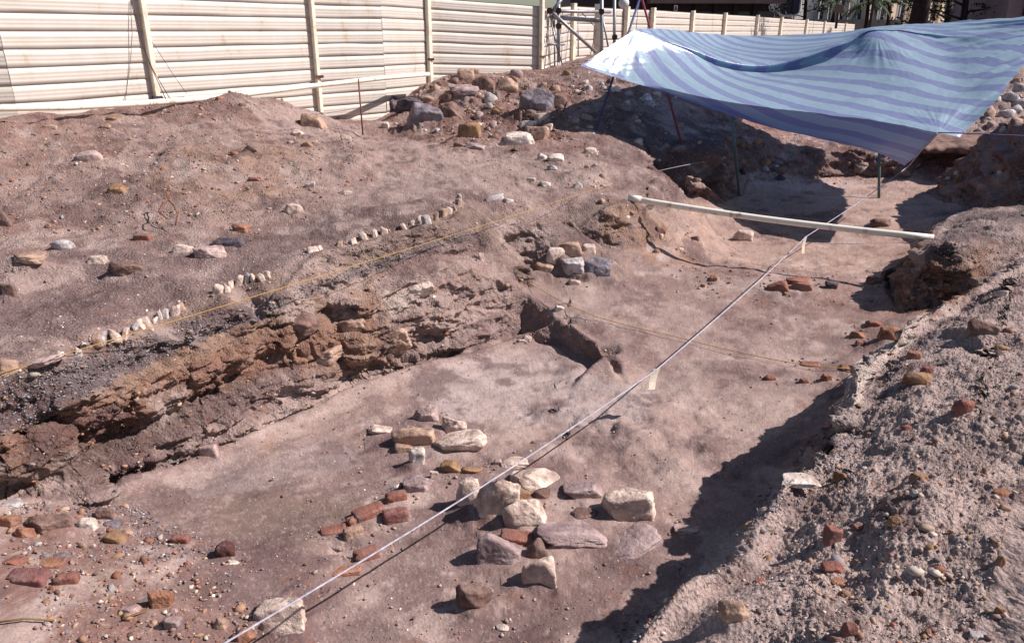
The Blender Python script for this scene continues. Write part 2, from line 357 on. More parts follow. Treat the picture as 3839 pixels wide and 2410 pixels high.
def normals(P):
    a = np.gradient(P, axis=0); b = np.gradient(P, axis=1); n = np.cross(a, b)
    n /= (np.linalg.norm(n, axis=-1, keepdims=True)+1e-12); n[n[..., 2] < 0] *= -1; return n
n0 = normals(P); st = np.clip((1-n0[..., 2]-.22)/.35, 0, 1)*(TY < 20)
x, y, z = P[..., 0], P[..., 1], P[..., 2]
# broken, layered cut faces: blocks and ledges pushed out of and into the face
lay = fbm(x*1.6, y*1.6, z*9+.6*noise(x*2, y*2, seed=5), o=3, seed=21)
blk = fbm(x*5, y*5, z*8, o=3, seed=27)
rid = 1-np.abs(fbm(x*7, y*7, z*11, o=3, seed=33))*3
cel = np.round(fbm(x*2.2, y*2.2, z*5, o=2, seed=29)*5)/5      # blocks with sharp steps between them
dist = st*(.10*lay+.07*blk+.035*rid+.13*cel)*(1-.6*np.clip((z-.78)/.12, 0, 1)*(x < 0)*(y < 9.2))
wall = np.clip(1-np.abs(x-(-3.19+.5*(y-4.3))-.05)/.55, 0, 1)*(x < -.3)*(y > 3)*(y < 9.5)    # the long left-hand cut
und = np.exp(-((z-.36-.09*noise(x*1.3, y*1.3, seed=61))/.07)**2)*np.clip(.6+noise(x*2.1, y*2.1, seed=62), 0, 1)
led = np.exp(-((z-.6-.06*noise(x*1.3, y*1.3, seed=63))/.09)**2)
dist += st*wall*(-.33*und+.08*led)
lob = (x > .0)*(x < 1.6)*(y > 5.9)*(y < 8.2)*(z < .5); dist = dist*(1-.8*lob)+lob*st*.05*fbm(x*6, y*6, z*4, o=3, seed=83)
hn = n0.copy(); hn[..., 2] *= .35; hn /= (np.linalg.norm(hn, axis=-1, keepdims=True)+1e-9)
P = P+hn*dist[..., None]*(np.clip((TY-2)/1.5, 0, 1)[..., None])
near = np.clip(1-TY/26, 0, 1)
fine = .0045*fbm(x*26, y*26, z*26, o=2, seed=71)+.003*fbm(x*70, y*70, z*70, o=2, seed=73)
rgh = np.clip((x-(.9+.47*(y-2.4)))/.25, 0, 1)*(y < 9)*(z > .55)
fine = fine*(1+1.6*rgh)+rgh*.009*np.clip(fbm(x*34, y*34, z*34, o=3, seed=77), -.1, 1)
fine = fine+st*.020*fbm(x*18, y*18, z*26, o=4, seed=79, gain=.65)
P[..., 2] += fine*near*1.4*(1-.55*(z < .5)*(1-st))
PX, PY, PD = project(P)

# ---------------- soil colours (what the earth is made of, with shade painted in on far slopes)
SOIL = dict(base=(136, 114, 107), pale=(176, 156, 146), sand=(164, 144, 136), red=(134, 99, 86), ochre=(152, 118, 84), grey=(100, 94, 98), dark=(74, 54, 54), white=(192, 178, 166),
            mauve=(122, 103, 100), olive=(124, 108, 92), far=(164, 138, 122), blackg=(70, 66, 72), spoil=(178, 160, 152), damp=(98, 78, 76), ash=(176, 164, 160), rust=(128, 84, 64))
SOIL = {k: s2l(v) for k, v in SOIL.items()}
def inpoly(X, Y, poly):
    r = np.zeros(X.shape, bool); n = len(poly)
    for i in range(n):
        x1, y1 = poly[i]; x2, y2 = poly[(i+1) % n]
        if y1 == y2: continue
        c = ((y1 > Y) != (y2 > Y)) & (X < (x2-x1)*(Y-y1)/(y2-y1)+x1); r ^= c
    return r
n1 = fbm(x*1.3, y*1.3, z*1.3, o=4, seed=101); n2 = fbm(x*5, y*5, z*5, o=4, seed=103); n3 = fbm(x*16, y*16, z*16, o=3, seed=105)
n4 = fbm(x*2.6, y*2.6, z*2.6, o=5, seed=107, gain=.65)
WX = PX+26*n2+12*n3; WY = PY+13*fbm(x*5+40, y*5, z*5, o=4, seed=109)+6*n3
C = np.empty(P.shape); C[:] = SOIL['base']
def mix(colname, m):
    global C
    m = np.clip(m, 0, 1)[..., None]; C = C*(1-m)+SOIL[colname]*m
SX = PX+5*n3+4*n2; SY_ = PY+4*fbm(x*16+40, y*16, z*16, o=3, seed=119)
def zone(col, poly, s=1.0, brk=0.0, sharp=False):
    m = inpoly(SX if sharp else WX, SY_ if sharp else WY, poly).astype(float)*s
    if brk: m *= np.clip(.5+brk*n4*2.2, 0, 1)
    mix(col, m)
mix('pale', .35*np.clip(n1*2, 0, 1)); mix('mauve', .5*np.clip(-n1*2, 0, 1))
zone('red', [(0, 250), (700, 220), (1000, 300), (1100, 360), (900, 430), (620, 560), (0, 600)], .55, 1.0)
zone('sand', [(560, 240), (720, 250), (900, 330), (820, 340), (640, 300)], .7)
zone('pale', [(0, 330), (300, 270), (450, 300), (820, 330), (1000, 330), (1300, 360), (1050, 470), (700, 520), (300, 560), (0, 480)], .55, 1.3)
zone('ochre', [(420, 340), (640, 330), (760, 380), (700, 450), (450, 500), (330, 430)], .5, 1.5)
zone('dark', [(120, 430), (420, 400), (520, 480), (300, 540), (120, 530)], .5, 1.4)
zone('mauve', [(0, 600), (500, 570), (1080, 440), (1080, 480), (640, 640), (0, 850)], .6)
zone('pale', [(20, 625), (190, 615), (200, 660), (60, 690), (0, 680)], .5)
zone('red', [(960, 170), (1300, 150), (1460, 180), (1560, 250), (1400, 360), (1100, 360), (900, 310)], .65, .7)
zone('grey', [(1250, 170), (1500, 170), (1620, 240), (1450, 250)], .4, .8)
zone('pale', [(940, 330), (1150, 370), (1380, 360), (1440, 420), (1200, 480), (1000, 420)], .65, .5)
zone('pale', [(1340, 380), (1400, 370), (1450, 410), (1430, 440), (1330, 430)], .5)
# the long cut, layer by layer
zone('olive', [(0, 870), (200, 810), (640, 650), (1080, 490), (1250, 520), (1480, 470), (1470, 560), (1180, 560), (1080, 560), (700, 690), (0, 960)], .8, .5)
zone('grey', [(0, 895), (200, 845), (450, 760), (700, 682), (900, 610), (1090, 535), (1140, 570), (900, 640), (760, 695), (450, 812), (250, 908), (0, 1020)], .95, .25)
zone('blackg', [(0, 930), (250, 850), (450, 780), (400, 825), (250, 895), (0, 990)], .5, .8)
zone('ochre', [(0, 1010), (250, 905), (450, 808), (620, 745), (760, 690), (900, 640), (900, 720), (950, 800), (880, 830), (700, 860), (430, 950), (200, 1060), (0, 1110)], .85, .5)
zone('rust', [(0, 1040), (250, 940), (450, 850), (700, 760), (880, 740), (860, 830), (450, 930), (200, 1040), (0, 1100)], .6, 1.2)
zone('red', [(0, 1010), (250, 920), (300, 960), (150, 1030), (0, 1080)], .4, 1)
zone('olive', [(0, 1080), (200, 1050), (430, 940), (480, 980), (250, 1100), (0, 1180)], .8, .4)
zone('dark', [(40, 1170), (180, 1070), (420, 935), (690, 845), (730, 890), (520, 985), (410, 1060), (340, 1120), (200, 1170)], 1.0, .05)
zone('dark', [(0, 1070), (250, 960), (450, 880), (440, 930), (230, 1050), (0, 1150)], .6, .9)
zone('mauve', [(340, 1130), (480, 1000), (720, 880), (860, 860), (720, 960), (500, 1060)], .6)
zone('pale', [(330, 1130), (450, 1020), (560, 990), (720, 930), (600, 1010), (480, 1070), (370, 1120)], .5, 1)
zone('ochre', [(720, 850), (880, 830), (960, 870), (850, 910), (740, 960), (640, 1060), (600, 1050)], .6, 1.2)
zone('pale', [(880, 660), (1000, 630), (1130, 590), (1160, 600), (1210, 690), (1190, 730), (1000, 850), (900, 800), (880, 760)], .75, .2)
zone('white', [(900, 700), (980, 660), (1000, 700), (930, 770)], .5)
zone('red', [(930, 690), (1050, 650), (1160, 620), (1170, 650), (1050, 690), (980, 700)], .4, 1)
zone('red', [(880, 640), (1090, 560), (1130, 580), (1000, 620)], .6, .8)
zone('mauve', [(960, 830), (1190, 720), (1210, 780), (1180, 800), (1000, 850)], .5)
zone('olive', [(1080, 560), (1180, 560), (1300, 600), (1440, 600), (1560, 640), (1330, 720), (1220, 680), (1150, 600)], .35, .6)
zone('ochre', [(1440, 470), (1530, 490), (1650, 620), (1560, 640), (1480, 590), (1400, 560)], .6, .9)
zone('mauve', [(1200, 530), (1400, 520), (1420, 580), (1240, 585)], .7)
zone('dark', [(1480, 250), (1700, 280), (1740, 460), (1560, 500), (1500, 440)], .45, .6)  # shade on the cliff under the tarpaulin, painted into the soil
zone('red', [(1700, 240), (1730, 430), (2300, 430), (2420, 440), (2420, 380), (2200, 330)], .6, .9)
zone('red', [(1690, 230), (2400, 300), (2400, 345), (1720, 350)], .75, .4)
zone('ochre', [(1700, 320), (1800, 340), (1790, 430), (1720, 430)], .5, 1)
# floors
zone('far', [(1740, 400), (2120, 420), (2420, 430), (2250, 500), (2130, 640), (1950, 640), (1560, 600), (1560, 500)], .75)
zone('pale', [(1760, 400), (1960, 420), (2080, 440), (1860, 450), (1740, 430)], .6)
zone('red', [(1560, 610), (1900, 640), (2080, 650), (2110, 720), (2040, 820), (1900, 760), (1700, 700), (1560, 680)], .45, 1)
zone('pale', [(1330, 650), (1560, 700), (1900, 820), (1950, 940), (1850, 1000), (1600, 1180), (1400, 1000), (1200, 1050), (1000, 960), (900, 880), (1100, 830), (1300, 810), (1420, 860), (1600, 900), (1500, 780), (1320, 740)], .6, .35)
zone('white', [(1050, 900), (1300, 850), (1400, 900), (1250, 960), (1050, 980)], .12, .5)
zone('damp', [(0, 1180), (330, 1150), (620, 1080), (880, 1180), (760, 1330), (540, 1560), (0, 1560)], .35, .3)
zone('damp', [(330, 1150), (620, 1060), (900, 1080), (1100, 1200), (1200, 1400), (1500, 1300), (1450, 1500), (500, 1600), (0, 1600), (0, 1300)], .62, .35)
zone('damp', [(930, 1190), (1080, 1180), (1120, 1300), (1500, 1330), (1420, 1560), (560, 1560)], .5, .15)
zone('ash', [(960, 880), (1200, 820), (1330, 850), (1440, 900), (1560, 920), (1500, 990), (1300, 1000), (1100, 990), (980, 960)], .85, .15)
zone('ash', [(420, 1130), (600, 1060), (800, 1040), (860, 1090), (600, 1150), (450, 1170)], .5, .4)
zone('damp', [(1320, 760), (1480, 760), (1720, 820), (1900, 880), (1700, 900), (1500, 850), (1400, 870)], .45, .8)
zone('damp', [(1600, 720), (1950, 700), (2090, 760), (2000, 860), (1750, 800)], .45, .8)
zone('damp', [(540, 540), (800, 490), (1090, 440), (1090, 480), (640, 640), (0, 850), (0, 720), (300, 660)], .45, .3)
zone('dark', [(1300, 250), (1500, 260), (1700, 290), (1740, 470), (1560, 500), (1480, 400)], .5, .4)  # tarpaulin shadow on the mound face, deepened in the soil colour
zone('rust', [(0, 1180), (260, 1200), (420, 1330), (300, 1512), (0, 1512)], .4, 1.0)
zone('rust', [(0, 290), (250, 300), (300, 360), (80, 420), (0, 400)], .4, 1.0)
zone('rust', [(960, 180), (1250, 160), (1400, 200), (1300, 330), (1050, 330)], .45, .9)
zone('red', [(0, 1180), (300, 1200), (480, 1330), (560, 1512), (0, 1512)], .6, .6)
zone('grey', [(130, 1190), (330, 1200), (460, 1290), (350, 1310), (200, 1240)], .5, .7)
zone('olive', [(500, 1160), (900, 1170), (760, 1300), (500, 1260)], .35)
# right-hand bank
zone('spoil', [(2409, 600), (2210, 715), (2010, 870), (1960, 985), (1760, 1230), (1450, 1540), (2600, 1600), (2600, 560)], .85)
zone('dark', [(2409, 640), (2300, 700), (2230, 780), (2300, 900), (2200, 1000), (2130, 1080), (2250, 1130), (2409, 1080), (2500, 800)], .28, 1.2)
zone('grey', [(2230, 720), (2050, 880), (2000, 980), (1980, 1090), (2120, 1080), (2150, 900), (2250, 800)], .55, .3)
zone('white', [(2290, 690), (2215, 706), (2190, 745), (2140, 782), (2160, 800), (2110, 830), (2060, 880), (2035, 905), (2030, 945), (2000, 955), (1985, 930), (1990, 890), (2012, 856), (2060, 822), (2130, 770), (2200, 706), (2240, 700)], .92, 0, True)
zone('white', [(2010, 950), (1975, 972), (1962, 995), (1985, 1030), (1975, 1035), (1950, 990), (1965, 965)], .85, 0, True)
zone('pale', [(1600, 1360), (1900, 1300), (2100, 1150), (2409, 1050), (2500, 1300), (2200, 1300), (2000, 1600), (1430, 1560)], .45, .9)
zone('white', [(1900, 1512), (1960, 1420), (2140, 1300), (2180, 1320), (2050, 1450), (2000, 1550)], .35, .5)
zone('ochre', [(2110, 590), (2350, 590), (2300, 680), (2200, 740), (2100, 740)], .95, .5)
zone('rust', [(2110, 600), (2350, 600), (2300, 680), (2200, 740), (2100, 740)], .6, 1.1)
zone('dark', [(2110, 600), (2350, 570), (2420, 560), (2300, 690), (2230, 650), (2110, 680)], .4, 1)
zone('blackg', [(2180, 560), (2260, 575), (2300, 610), (2230, 620), (2190, 600)], .8, .5)
zone('grey', [(2190, 500), (2420, 495), (2420, 560), (2300, 565), (2200, 565)], .6)
zone('blackg', [(2240, 495), (2420, 380), (2480, 380), (2480, 510), (2300, 505)], .75, .4)  # shadowed slope: its shade painted near black, under grey gravel
zone('white', [(2150, 180), (2500, 150), (2500, 370), (2300, 345), (2180, 330)], .45, .6)
mix('damp', np.clip(n4*3.2-.3, 0, .75)); mix('pale', np.clip(-n4*3.0-.3, 0, .65)); n6 = fbm(x*9, y*9, z*9, o=4, seed=141, gain=.7)
mix('rust', np.clip(n6*2-.6, 0, .35))
C *= (1+.14*n3+.18*n2+.16*n4)[..., None]
sp = np.clip(fbm(x*60, y*60, z*60, o=2, seed=131)*2.2-.55, 0, 1)[..., None]; C = C*(1-sp*.35)+SOIL['white']*sp*.35
sp = np.clip(fbm(x*45, y*45, z*45, o=2, seed=133)*2.2-.6, 0, 1)[..., None]; C = C*(1-sp*.4)+SOIL['dark']*sp*.4
C = C*.86+C.mean(-1, keepdims=True)*.14; C *= np.array([1.03, .985, 1.0]); C = np.clip(C, .01, .8)
na, nr = TX.shape; idx = np.arange(na*nr).reshape(na, nr)
F = np.stack([idx[:-1, :-1], idx[:-1, 1:], idx[1:, 1:], idx[1:, :-1]], -1).reshape(-1, 4)[:, ::-1]
m_soil, t, b = mat_base('soil', .95, .12)
at = N(t, 'ShaderNodeVertexColor', layer_name='Col'); tc = N(t, 'ShaderNodeTexCoord')
g1 = N(t, 'ShaderNodeTexNoise', Scale=90.0, Detail=5.0, Roughness=.7); g2 = N(t, 'ShaderNodeTexVoronoi', Scale=55.0)
t.links.new(tc.outputs['Object'], g1.inputs['Vector']); t.links.new(tc.outputs['Object'], g2.inputs['Vector'])
mr = N(t, 'ShaderNodeMapRange'); mr.inputs[1].default_value = .3; mr.inputs[2].default_value = .7; mr.inputs[3].default_value = .72; mr.inputs[4].default_value = 1.26
t.links.new(g1.outputs[0], mr.inputs[0])
mx = N(t, 'ShaderNodeMix', data_type='RGBA', blend_type='MULTIPLY'); mx.inputs[0].default_value = 1
t.links.new(at.outputs[0], mx.inputs[6]); t.links.new(mr.outputs[0], mx.inputs[7]); t.links.new(mx.outputs[2], b.inputs['Base Color'])
ad = N(t, 'ShaderNodeMath', operation='ADD'); t.links.new(g1.outputs[0], ad.inputs[0]); t.links.new(g2.outputs[0], ad.inputs[1])
bp = N(t, 'ShaderNodeBump', Strength=.75, Distance=.012); t.links.new(ad.outputs[0], bp.inputs['Height']); t.links.new(bp.outputs[0], b.inputs['Normal'])
ga = N(t, 'ShaderNodeAttribute', attribute_name='grit'); t.links.new(ga.outputs['Fac'], bp.inputs['Strength'])
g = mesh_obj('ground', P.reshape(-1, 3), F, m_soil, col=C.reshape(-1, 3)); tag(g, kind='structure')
smooth_floor = (z < .5)*(1-st)
ra = g.data.attributes.new('grit', 'FLOAT', 'POINT'); ra.data.foreach_set('value', (1-.72*smooth_floor).ravel().astype(np.float32))

# ------------------------------------------------------------------ gravel and crumbs of earth (nobody could count them)
def ico(sub):
    bm = bmesh.new(); bmesh.ops.create_icosphere(bm, subdivisions=sub, radius=1); bm.verts.ensure_lookup_table()
    V = np.array([v.co[:] for v in bm.verts]); V /= np.linalg.norm(V, axis=1, keepdims=True)
    F = np.array([[v.index for v in f.verts] for f in bm.faces]); bm.free(); return V, F
ICO = {k: ico(k) for k in (1, 2, 3, 4, 5)}
def rotmats(n):
    q = rng.normal(size=(n, 4)); q /= np.linalg.norm(q, axis=1, keepdims=True); a, b_, c, d = q.T
    return np.stack([1-2*(c*c+d*d), 2*(b_*c-a*d), 2*(b_*d+a*c), 2*(b_*c+a*d), 1-2*(b_*b_+d*d), 2*(c*d-a*b_), 2*(b_*d-a*c), 2*(c*d+a*b_), 1-2*(b_*b_+c*c)], -1).reshape(n, 3, 3)
inside = (PX > -60) & (PX < W0+60) & (PY > 100) & (PY < H0+60) & (PD < 26)
def scatter(name, dens, n, size, palette, weights, label, cat, sink=.25, flat=.65, pw=2.2):
    w_ = (dens*inside).ravel(); w_ = w_/w_.sum(); k = rng.choice(len(w_), size=n, p=w_)
    pos = P.reshape(-1, 3)[k]+rng.normal(size=(n, 3))*.004
    dep = PD.ravel()[k]
    s = size[0]+(size[1]-size[0])*rng.random(n)**pw; s = np.maximum(s, dep*.0007)
    V, F = ICO[1]; R = rotmats(n)
    J = V[None]*(1+rng.uniform(-.42, .35, (n, len(V), 1)))*np.array([1, .8, .9])*rng.uniform(.45, 1.2, (n, 1, 3))
    J = np.einsum('nij,nkj->nki', R, J); J[..., 2] *= flat
    J = J*s[:, None, None]+pos[:, None]; J[..., 2] += (s*(.5-sink))[:, None]
    FF = (F[None]+(np.arange(n)*len(V))[:, None, None]).reshape(-1, 3)
    pal = np.array([s2l(c) for c in palette]); ci = rng.choice(len(pal), size=n, p=np.array(weights)/sum(weights))
    col = pal[ci]*rng.uniform(.7, 1.25, (n, 1)); col = np.repeat(col, len(V), axis=0)
    o = mesh_obj(name, J.reshape(-1, 3), FF, m_peb, smooth=False, col=np.clip(col, 0, .8)); tag(o, label, cat, kind='stuff'); return o
m_peb, t, b = mat_base('pebble', .8, .3)
at = N(t, 'ShaderNodeVertexColor', layer_name='Col'); t.links.new(at.outputs[0], b.inputs['Base Color'])
def zm(poly, s=1.0): return inpoly(WX, WY, poly)*s
GREY = [(138, 134, 140), (112, 108, 116), (88, 84, 92), (172, 166, 164), (138, 108, 96)]
WARM = [(160, 108, 88), (156, 126, 98), (186, 172, 158), (132, 122, 124), (112, 84, 76)]
cutg = zm([(0, 890), (200, 840), (450, 755), (700, 680), (1090, 535), (1150, 570), (900, 635), (450, 808), (250, 905), (0, 1025)], 1.0)+zm([(640, 640), (1080, 500), (1400, 510), (1480, 480), (1450, 560), (1100, 560)], .35)
scatter('gravel', cutg+.5*zm([(130, 1180), (330, 1195), (520, 1290), (350, 1330), (0, 1300), (0, 1190)])+zm([(2180, 545), (2300, 575), (2310, 620), (2200, 620)], 1.2)+zm([(2250, 490), (2420, 400), (2420, 520), (2300, 500)], .8)+zm([(1760, 1170), (1850, 1120), (2000, 980), (2030, 1060), (1900, 1160), (1780, 1240)], .9)+zm([(1480, 1440), (1560, 1400), (1500, 1520), (1420, 1540)], .5)+zm([(1250, 170), (1500, 170), (1620, 250), (1450, 260)], .6)+zm([(300, 220), (600, 205), (700, 240), (520, 275), (320, 285)], .7),
        14000, (.0035, .013), GREY, [5, 4, 3, 2, 1], 'blue grey gravel packed in the cut face and spread over the banks', 'gravel')
red_z = zm([(0, 1180), (300, 1190), (520, 1300), (620, 1512), (0, 1512)], 1.0)+zm([(300, 215), (760, 215), (900, 300), (800, 480), (330, 560), (0, 560), (0, 280), (300, 250)], 1.0)+zm([(900, 150), (1450, 150), (1600, 250), (1480, 400), (1100, 360), (900, 320)], 1.0)+zm([(1560, 620), (2080, 640), (2110, 740), (1600, 700)], .45)+zm([(1690, 230), (2409, 290), (2409, 440), (1730, 430)], 1.6)+zm([(1480, 250), (1700, 280), (1720, 450), (1500, 440)], .8)+zm([(2080, 580), (2360, 600), (2230, 740), (2090, 740)], 1.0)+rgh*.16+.035+st*.25
scatter('rubble_crumbs', red_z, 16000, (.003, .019), WARM, [4, 4, 3, 3, 3], 'crumbs of brick, mortar and stone strewn over the dug earth', 'rubble crumbs', pw=3)
scatter('soil_crumbs', rgh*.8+.16+.3*zm([(0, 280), (900, 280), (700, 520), (0, 560)]), 26000, (.002, .008), [(182, 164, 156), (164, 146, 140), (140, 120, 116)], [4, 4, 2], 'loose crumbs of grey brown soil on the spoil surface', 'soil crumbs', pw=2.6)
scatter('stone_chips', .05+zm([(1100, 380), (1420, 360), (1480, 470), (1080, 480)], .6)+zm([(640, 560), (700, 620), (300, 790), (0, 880), (0, 800)], .6)+zm([(2150, 180), (2409, 150), (2409, 370), (2180, 330)], 1.3)+zm([(1300, 150), (1600, 190), (1600, 260), (1300, 260)], .8), 1500, (.003, .015), [(222, 212, 192), (205, 192, 172), (190, 176, 168)], [3, 3, 2], 'pale chips of mortar and limestone scattered on the earth', 'stone chips', pw=2.6)

# ------------------------------------------------------------------ stones and bricks
def stone_mat(name, c1, c2, bump=.022):
    """rock face with mottling, and patches of the surrounding earth clinging to it"""
    m = mat_simple(name, s2l(c1), .88, .18, .1, 6, bump, 0, 30, col2=s2l(c2), thr=(.36, .60)); t = m.node_tree
    bs = t.nodes['Principled BSDF']; src = bs.inputs['Base Color'].links[0].from_socket
    g = N(t, 'ShaderNodeNewGeometry'); n5 = N(t, 'ShaderNodeTexNoise', Scale=9.0, Detail=7.0, Roughness=.7); t.links.new(g.outputs['Position'], n5.inputs['Vector'])
    r5 = N(t, 'ShaderNodeMapRange'); r5.inputs[1].default_value = .50; r5.inputs[2].default_value = .66; r5.inputs[3].default_value = 0; r5.inputs[4].default_value = .75
    t.links.new(n5.outputs[0], r5.inputs[0]); mx = N(t, 'ShaderNodeMix', data_type='RGBA'); t.links.new(r5.outputs[0], mx.inputs[0]); t.links.new(src, mx.inputs[6])
    mx.inputs[7].default_value = (*s2l((140, 120, 114)), 1); t.links.new(mx.outputs[2], bs.inputs['Base Color']); return m
SM = dict(cream=stone_mat('cream_stone', (222, 202, 188), (160, 136, 126)), pink=stone_mat('pink_stone', (196, 172, 166), (138, 112, 108)), tan=stone_mat('tan_stone', (186, 156, 136), (126, 100, 90)),
          ochre=stone_mat('ochre_stone', (168, 132, 98), (108, 82, 68)), brown=stone_mat('brown_stone', (134, 108, 98), (86, 66, 62)), grey=stone_mat('grey_stone', (140, 134, 142), (92, 84, 92)), dark=stone_mat('dark_stone', (92, 84, 92), (58, 50, 56)),
          white=stone_mat('white_stone', (228, 216, 206), (174, 156, 146)), mauve=stone_mat('mauve_stone', (172, 152, 150), (120, 100, 102)), red=stone_mat('red_brick', (154, 102, 88), (108, 76, 70)), orange=stone_mat('orange_brick', (168, 122, 98), (124, 84, 68)), maroon=stone_mat('maroon_stone', (104, 66, 62), (68, 44, 44)),
          dullred=stone_mat('dull_red_brick', (140, 94, 88), (108, 76, 76)), white2=stone_mat('grey_white_stone', (194, 188, 186), (136, 126, 130)))
_rc = {}
def rock_mesh(name, seed, dims, lvl=4, brick=False, mat=None, rough=1.0, pl=9):
    r_ = np.random.default_rng(seed); D, F = ICO[lvl]
    if brick:
        p = 9; r = (np.abs(D)**p).sum(1)**(-1/p)
        r = r*(1+.05*fbm(D[:, 0]*2.5+seed, D[:, 1]*2.5, D[:, 2]*2.5, o=3, seed=seed))
        chip = np.clip(fbm(D[:, 0]*1.6-seed, D[:, 1]*1.6, D[:, 2]*1.6, o=2, seed=seed+5)-.25, 0, 1); r *= 1-.5*chip
    else:
        nrm = r_.normal(size=(pl, 3)); nrm /= np.linalg.norm(nrm, axis=1, keepdims=True)
        ax = np.vstack([np.eye(3), -np.eye(3)])+r_.normal(scale=.22, size=(6, 3)); ax /= np.linalg.norm(ax, axis=1, keepdims=True)
        nrm = np.vstack([ax, nrm]); dd = np.concatenate([r_.uniform(.62, .86, 6), r_.uniform(.70, 1.05, pl)]); q = np.maximum(D@nrm.T, 0)/dd; p = 55
        r = ((q**p).sum(1)+1.15**(-p))**(-1/p)
        r = r*(1+.13*rough*fbm(D[:, 0]*1.7+seed, D[:, 1]*1.7, D[:, 2]*1.7, o=3, seed=seed)+.05*rough*fbm(D[:, 0]*6, D[:, 1]*7, D[:, 2]*7+seed, o=3, seed=seed+3))
    V = D*r[:, None]*(1.0 if brick else np.array([1, .9, .85]))
    if not brick: V /= (V.max(0)-V.min(0))/2; V -= (V.max(0)+V.min(0))/2
    V = V*np.array(dims)
    o = mesh_obj(name, V, F, mat); return o
PLACED = []
def stone(px, py, w_, h_, mat, label, name='stone', cat='stone', tilt=0, sink=.36, brick=False, group=None, lvl=4, yaw=None, sy=None, rough=1.0, off=None):
    seed = int(px*7+py*13)
    if name == 'stone' and w_ > 34: w_, h_ = w_*1.07, h_*1.07
    g0 = ground(px, py+.1*h_); d = project(g0)[2]
    sx = w_/FPX*d/2; dep = -math.atan2(g0[2]-CZ, g0[1])
    SY = sy if sy is not None else (sx*.62 if not brick else sx*.5)
    hv = h_/FPX*d/2; sz = math.sqrt(max((hv**2-(SY*math.sin(dep))**2), (hv*.5)**2))/max(math.cos(dep), .6)*1.14
    c = ground(px, py, sz*(1-2*sink) if off is None else off)
    if w_ > 60 and lvl == 4: lvl = 5
    o = rock_mesh(name, seed, (sx, SY, sz), lvl, brick, SM[mat], rough)
    o.location = c; PLACED.append((c[0], c[1], c[2], sx, SY, sz))
    o.rotation_euler = (random.uniform(-.12, .12), math.radians(tilt), 0 if yaw is None else math.radians(yaw))
    tag(o, label, cat, group); return o
S = stone
# boulders and stones of the ruined footing in the middle of the trench
S(1000, 982, 62, 46, 'pink', 'pinkish white stone at the top end of the stone footing, above the broad flat one')
S(978, 1035, 100, 58, 'tan', 'broad tan stone with pale patches in the upper part of the stone footing', tilt=-6)
S(1065, 1008, 58, 46, 'cream', 'angular cream stone just above the long cream slab', tilt=20)
S(1086, 1046, 122, 52, 'cream', 'long cream slab tilted up to the right, upper footing', tilt=-16)
S(980, 1085, 40, 52, 'white', 'small pointed white stone left below the long cream slab', tilt=10)
S(900, 1012, 62, 22, 'cream', 'thin flat cream stone left of the upper footing stones', tilt=12)
S(950, 1058, 46, 26, 'tan', 'small tan stone wedged below the broad tan one')
S(1060, 1104, 50, 34, 'ochre', 'small yellowish brown stone under the long cream slab')
S(1112, 1106, 52, 22, 'ochre', 'crumbled ochre stone beside the survey tape, above the big boulder')
S(985, 1143, 70, 42, 'mauve', 'grey brown flat stone beside the uppermost red brick')
S(1021, 1120, 22, 22, 'cream', 'tiny pale stone right above the grey brown flat stone')
S(925, 1150, 46, 20, 'white', 'small elongated white stone above the uppermost red brick', tilt=-28)
S(1103, 1178, 54, 82, 'cream', 'angular cream boulder half hidden behind the largest boulder')
S(1164, 1196, 98, 122, 'cream', 'largest cream boulder, standing up in the middle of the footing', tilt=12)
S(1262, 1130, 118, 58, 'cream', 'long pale boulder crossed by the tape shadow, behind the largest boulder', tilt=16)
S(1240, 1221, 100, 82, 'cream', 'rounded cream boulder to the right of the largest boulder', tilt=-10)
S(1221, 1168, 50, 36, 'ochre', 'flat yellow stone between the largest boulder and the long pale one', tilt=25)
S(1275, 1166, 42, 28, 'brown', 'small brown block against the long pale boulder')
S(1372, 1156, 92, 44, 'mauve', 'reddish mauve stone almost buried in the floor')
S(1480, 1200, 118, 82, 'cream', 'yellowish cream boulder lying alone near the edge of the shade', tilt=-14)
S(1375, 1212, 62, 26, 'brown', 'small flat brown stone left of the lone cream boulder')
S(1350, 1256, 172, 54, 'mauve', 'very long low grey mauve stone in the lower footing', tilt=6)
S(1215, 1270, 78, 34, 'red', 'broken red brick lying below the rounded cream boulder', name='brick', cat='brick', tilt=10, brick=True)
S(1170, 1308, 106, 84, 'mauve', 'grey mauve stone with a hollow side, lower footing', tilt=14, sink=.4)
S(1268, 1357, 76, 78, 'cream', 'square cream and mauve block, lowest of the footing stones', tilt=-6)
S(1262, 1302, 56, 46, 'brown', 'brown slab leaning on the square block', tilt=-35)
S(1298, 1290, 30, 24, 'mauve', 'little round grey stone under the very long one')
S(1113, 1416, 80, 72, 'brown', 'rough brown boulder alone on the floor below the footing')
S(1484, 1283, 140, 36, 'mauve', 'flat grey slab running into the edge of the shade', tilt=-8, yaw=38, sink=.55)
S(1182, 1477, 32, 16, 'white', 'small white stone on the dark floor near the bottom')
S(663, 1465, 112, 84, 'cream', 'big cream boulder under the near end of the survey tape', tilt=-6)
S(577, 1499, 46, 30, 'orange', 'orange stone left of the boulder under the tape')
S(520, 1472, 36, 28, 'tan', 'tan stone on the brick platform near the bottom edge')
S(1211, 1091, 62, 26, 'cream', 'flat pale stone directly beneath the survey tape')
S(1170, 1090, 22, 18, 'pink', 'tiny pink stone beside the flat one under the tape')
S(495, 1065, 44, 34, 'pink', 'pinkish angular block at the foot of the cut', tilt=-15)
S(428, 1077, 38, 14, 'brown', 'thin brown fragment in the pale foot of the cut', tilt=-20)
S(300, 930, 16, 10, 'white', 'small white pebble on the orange layer of the cut')
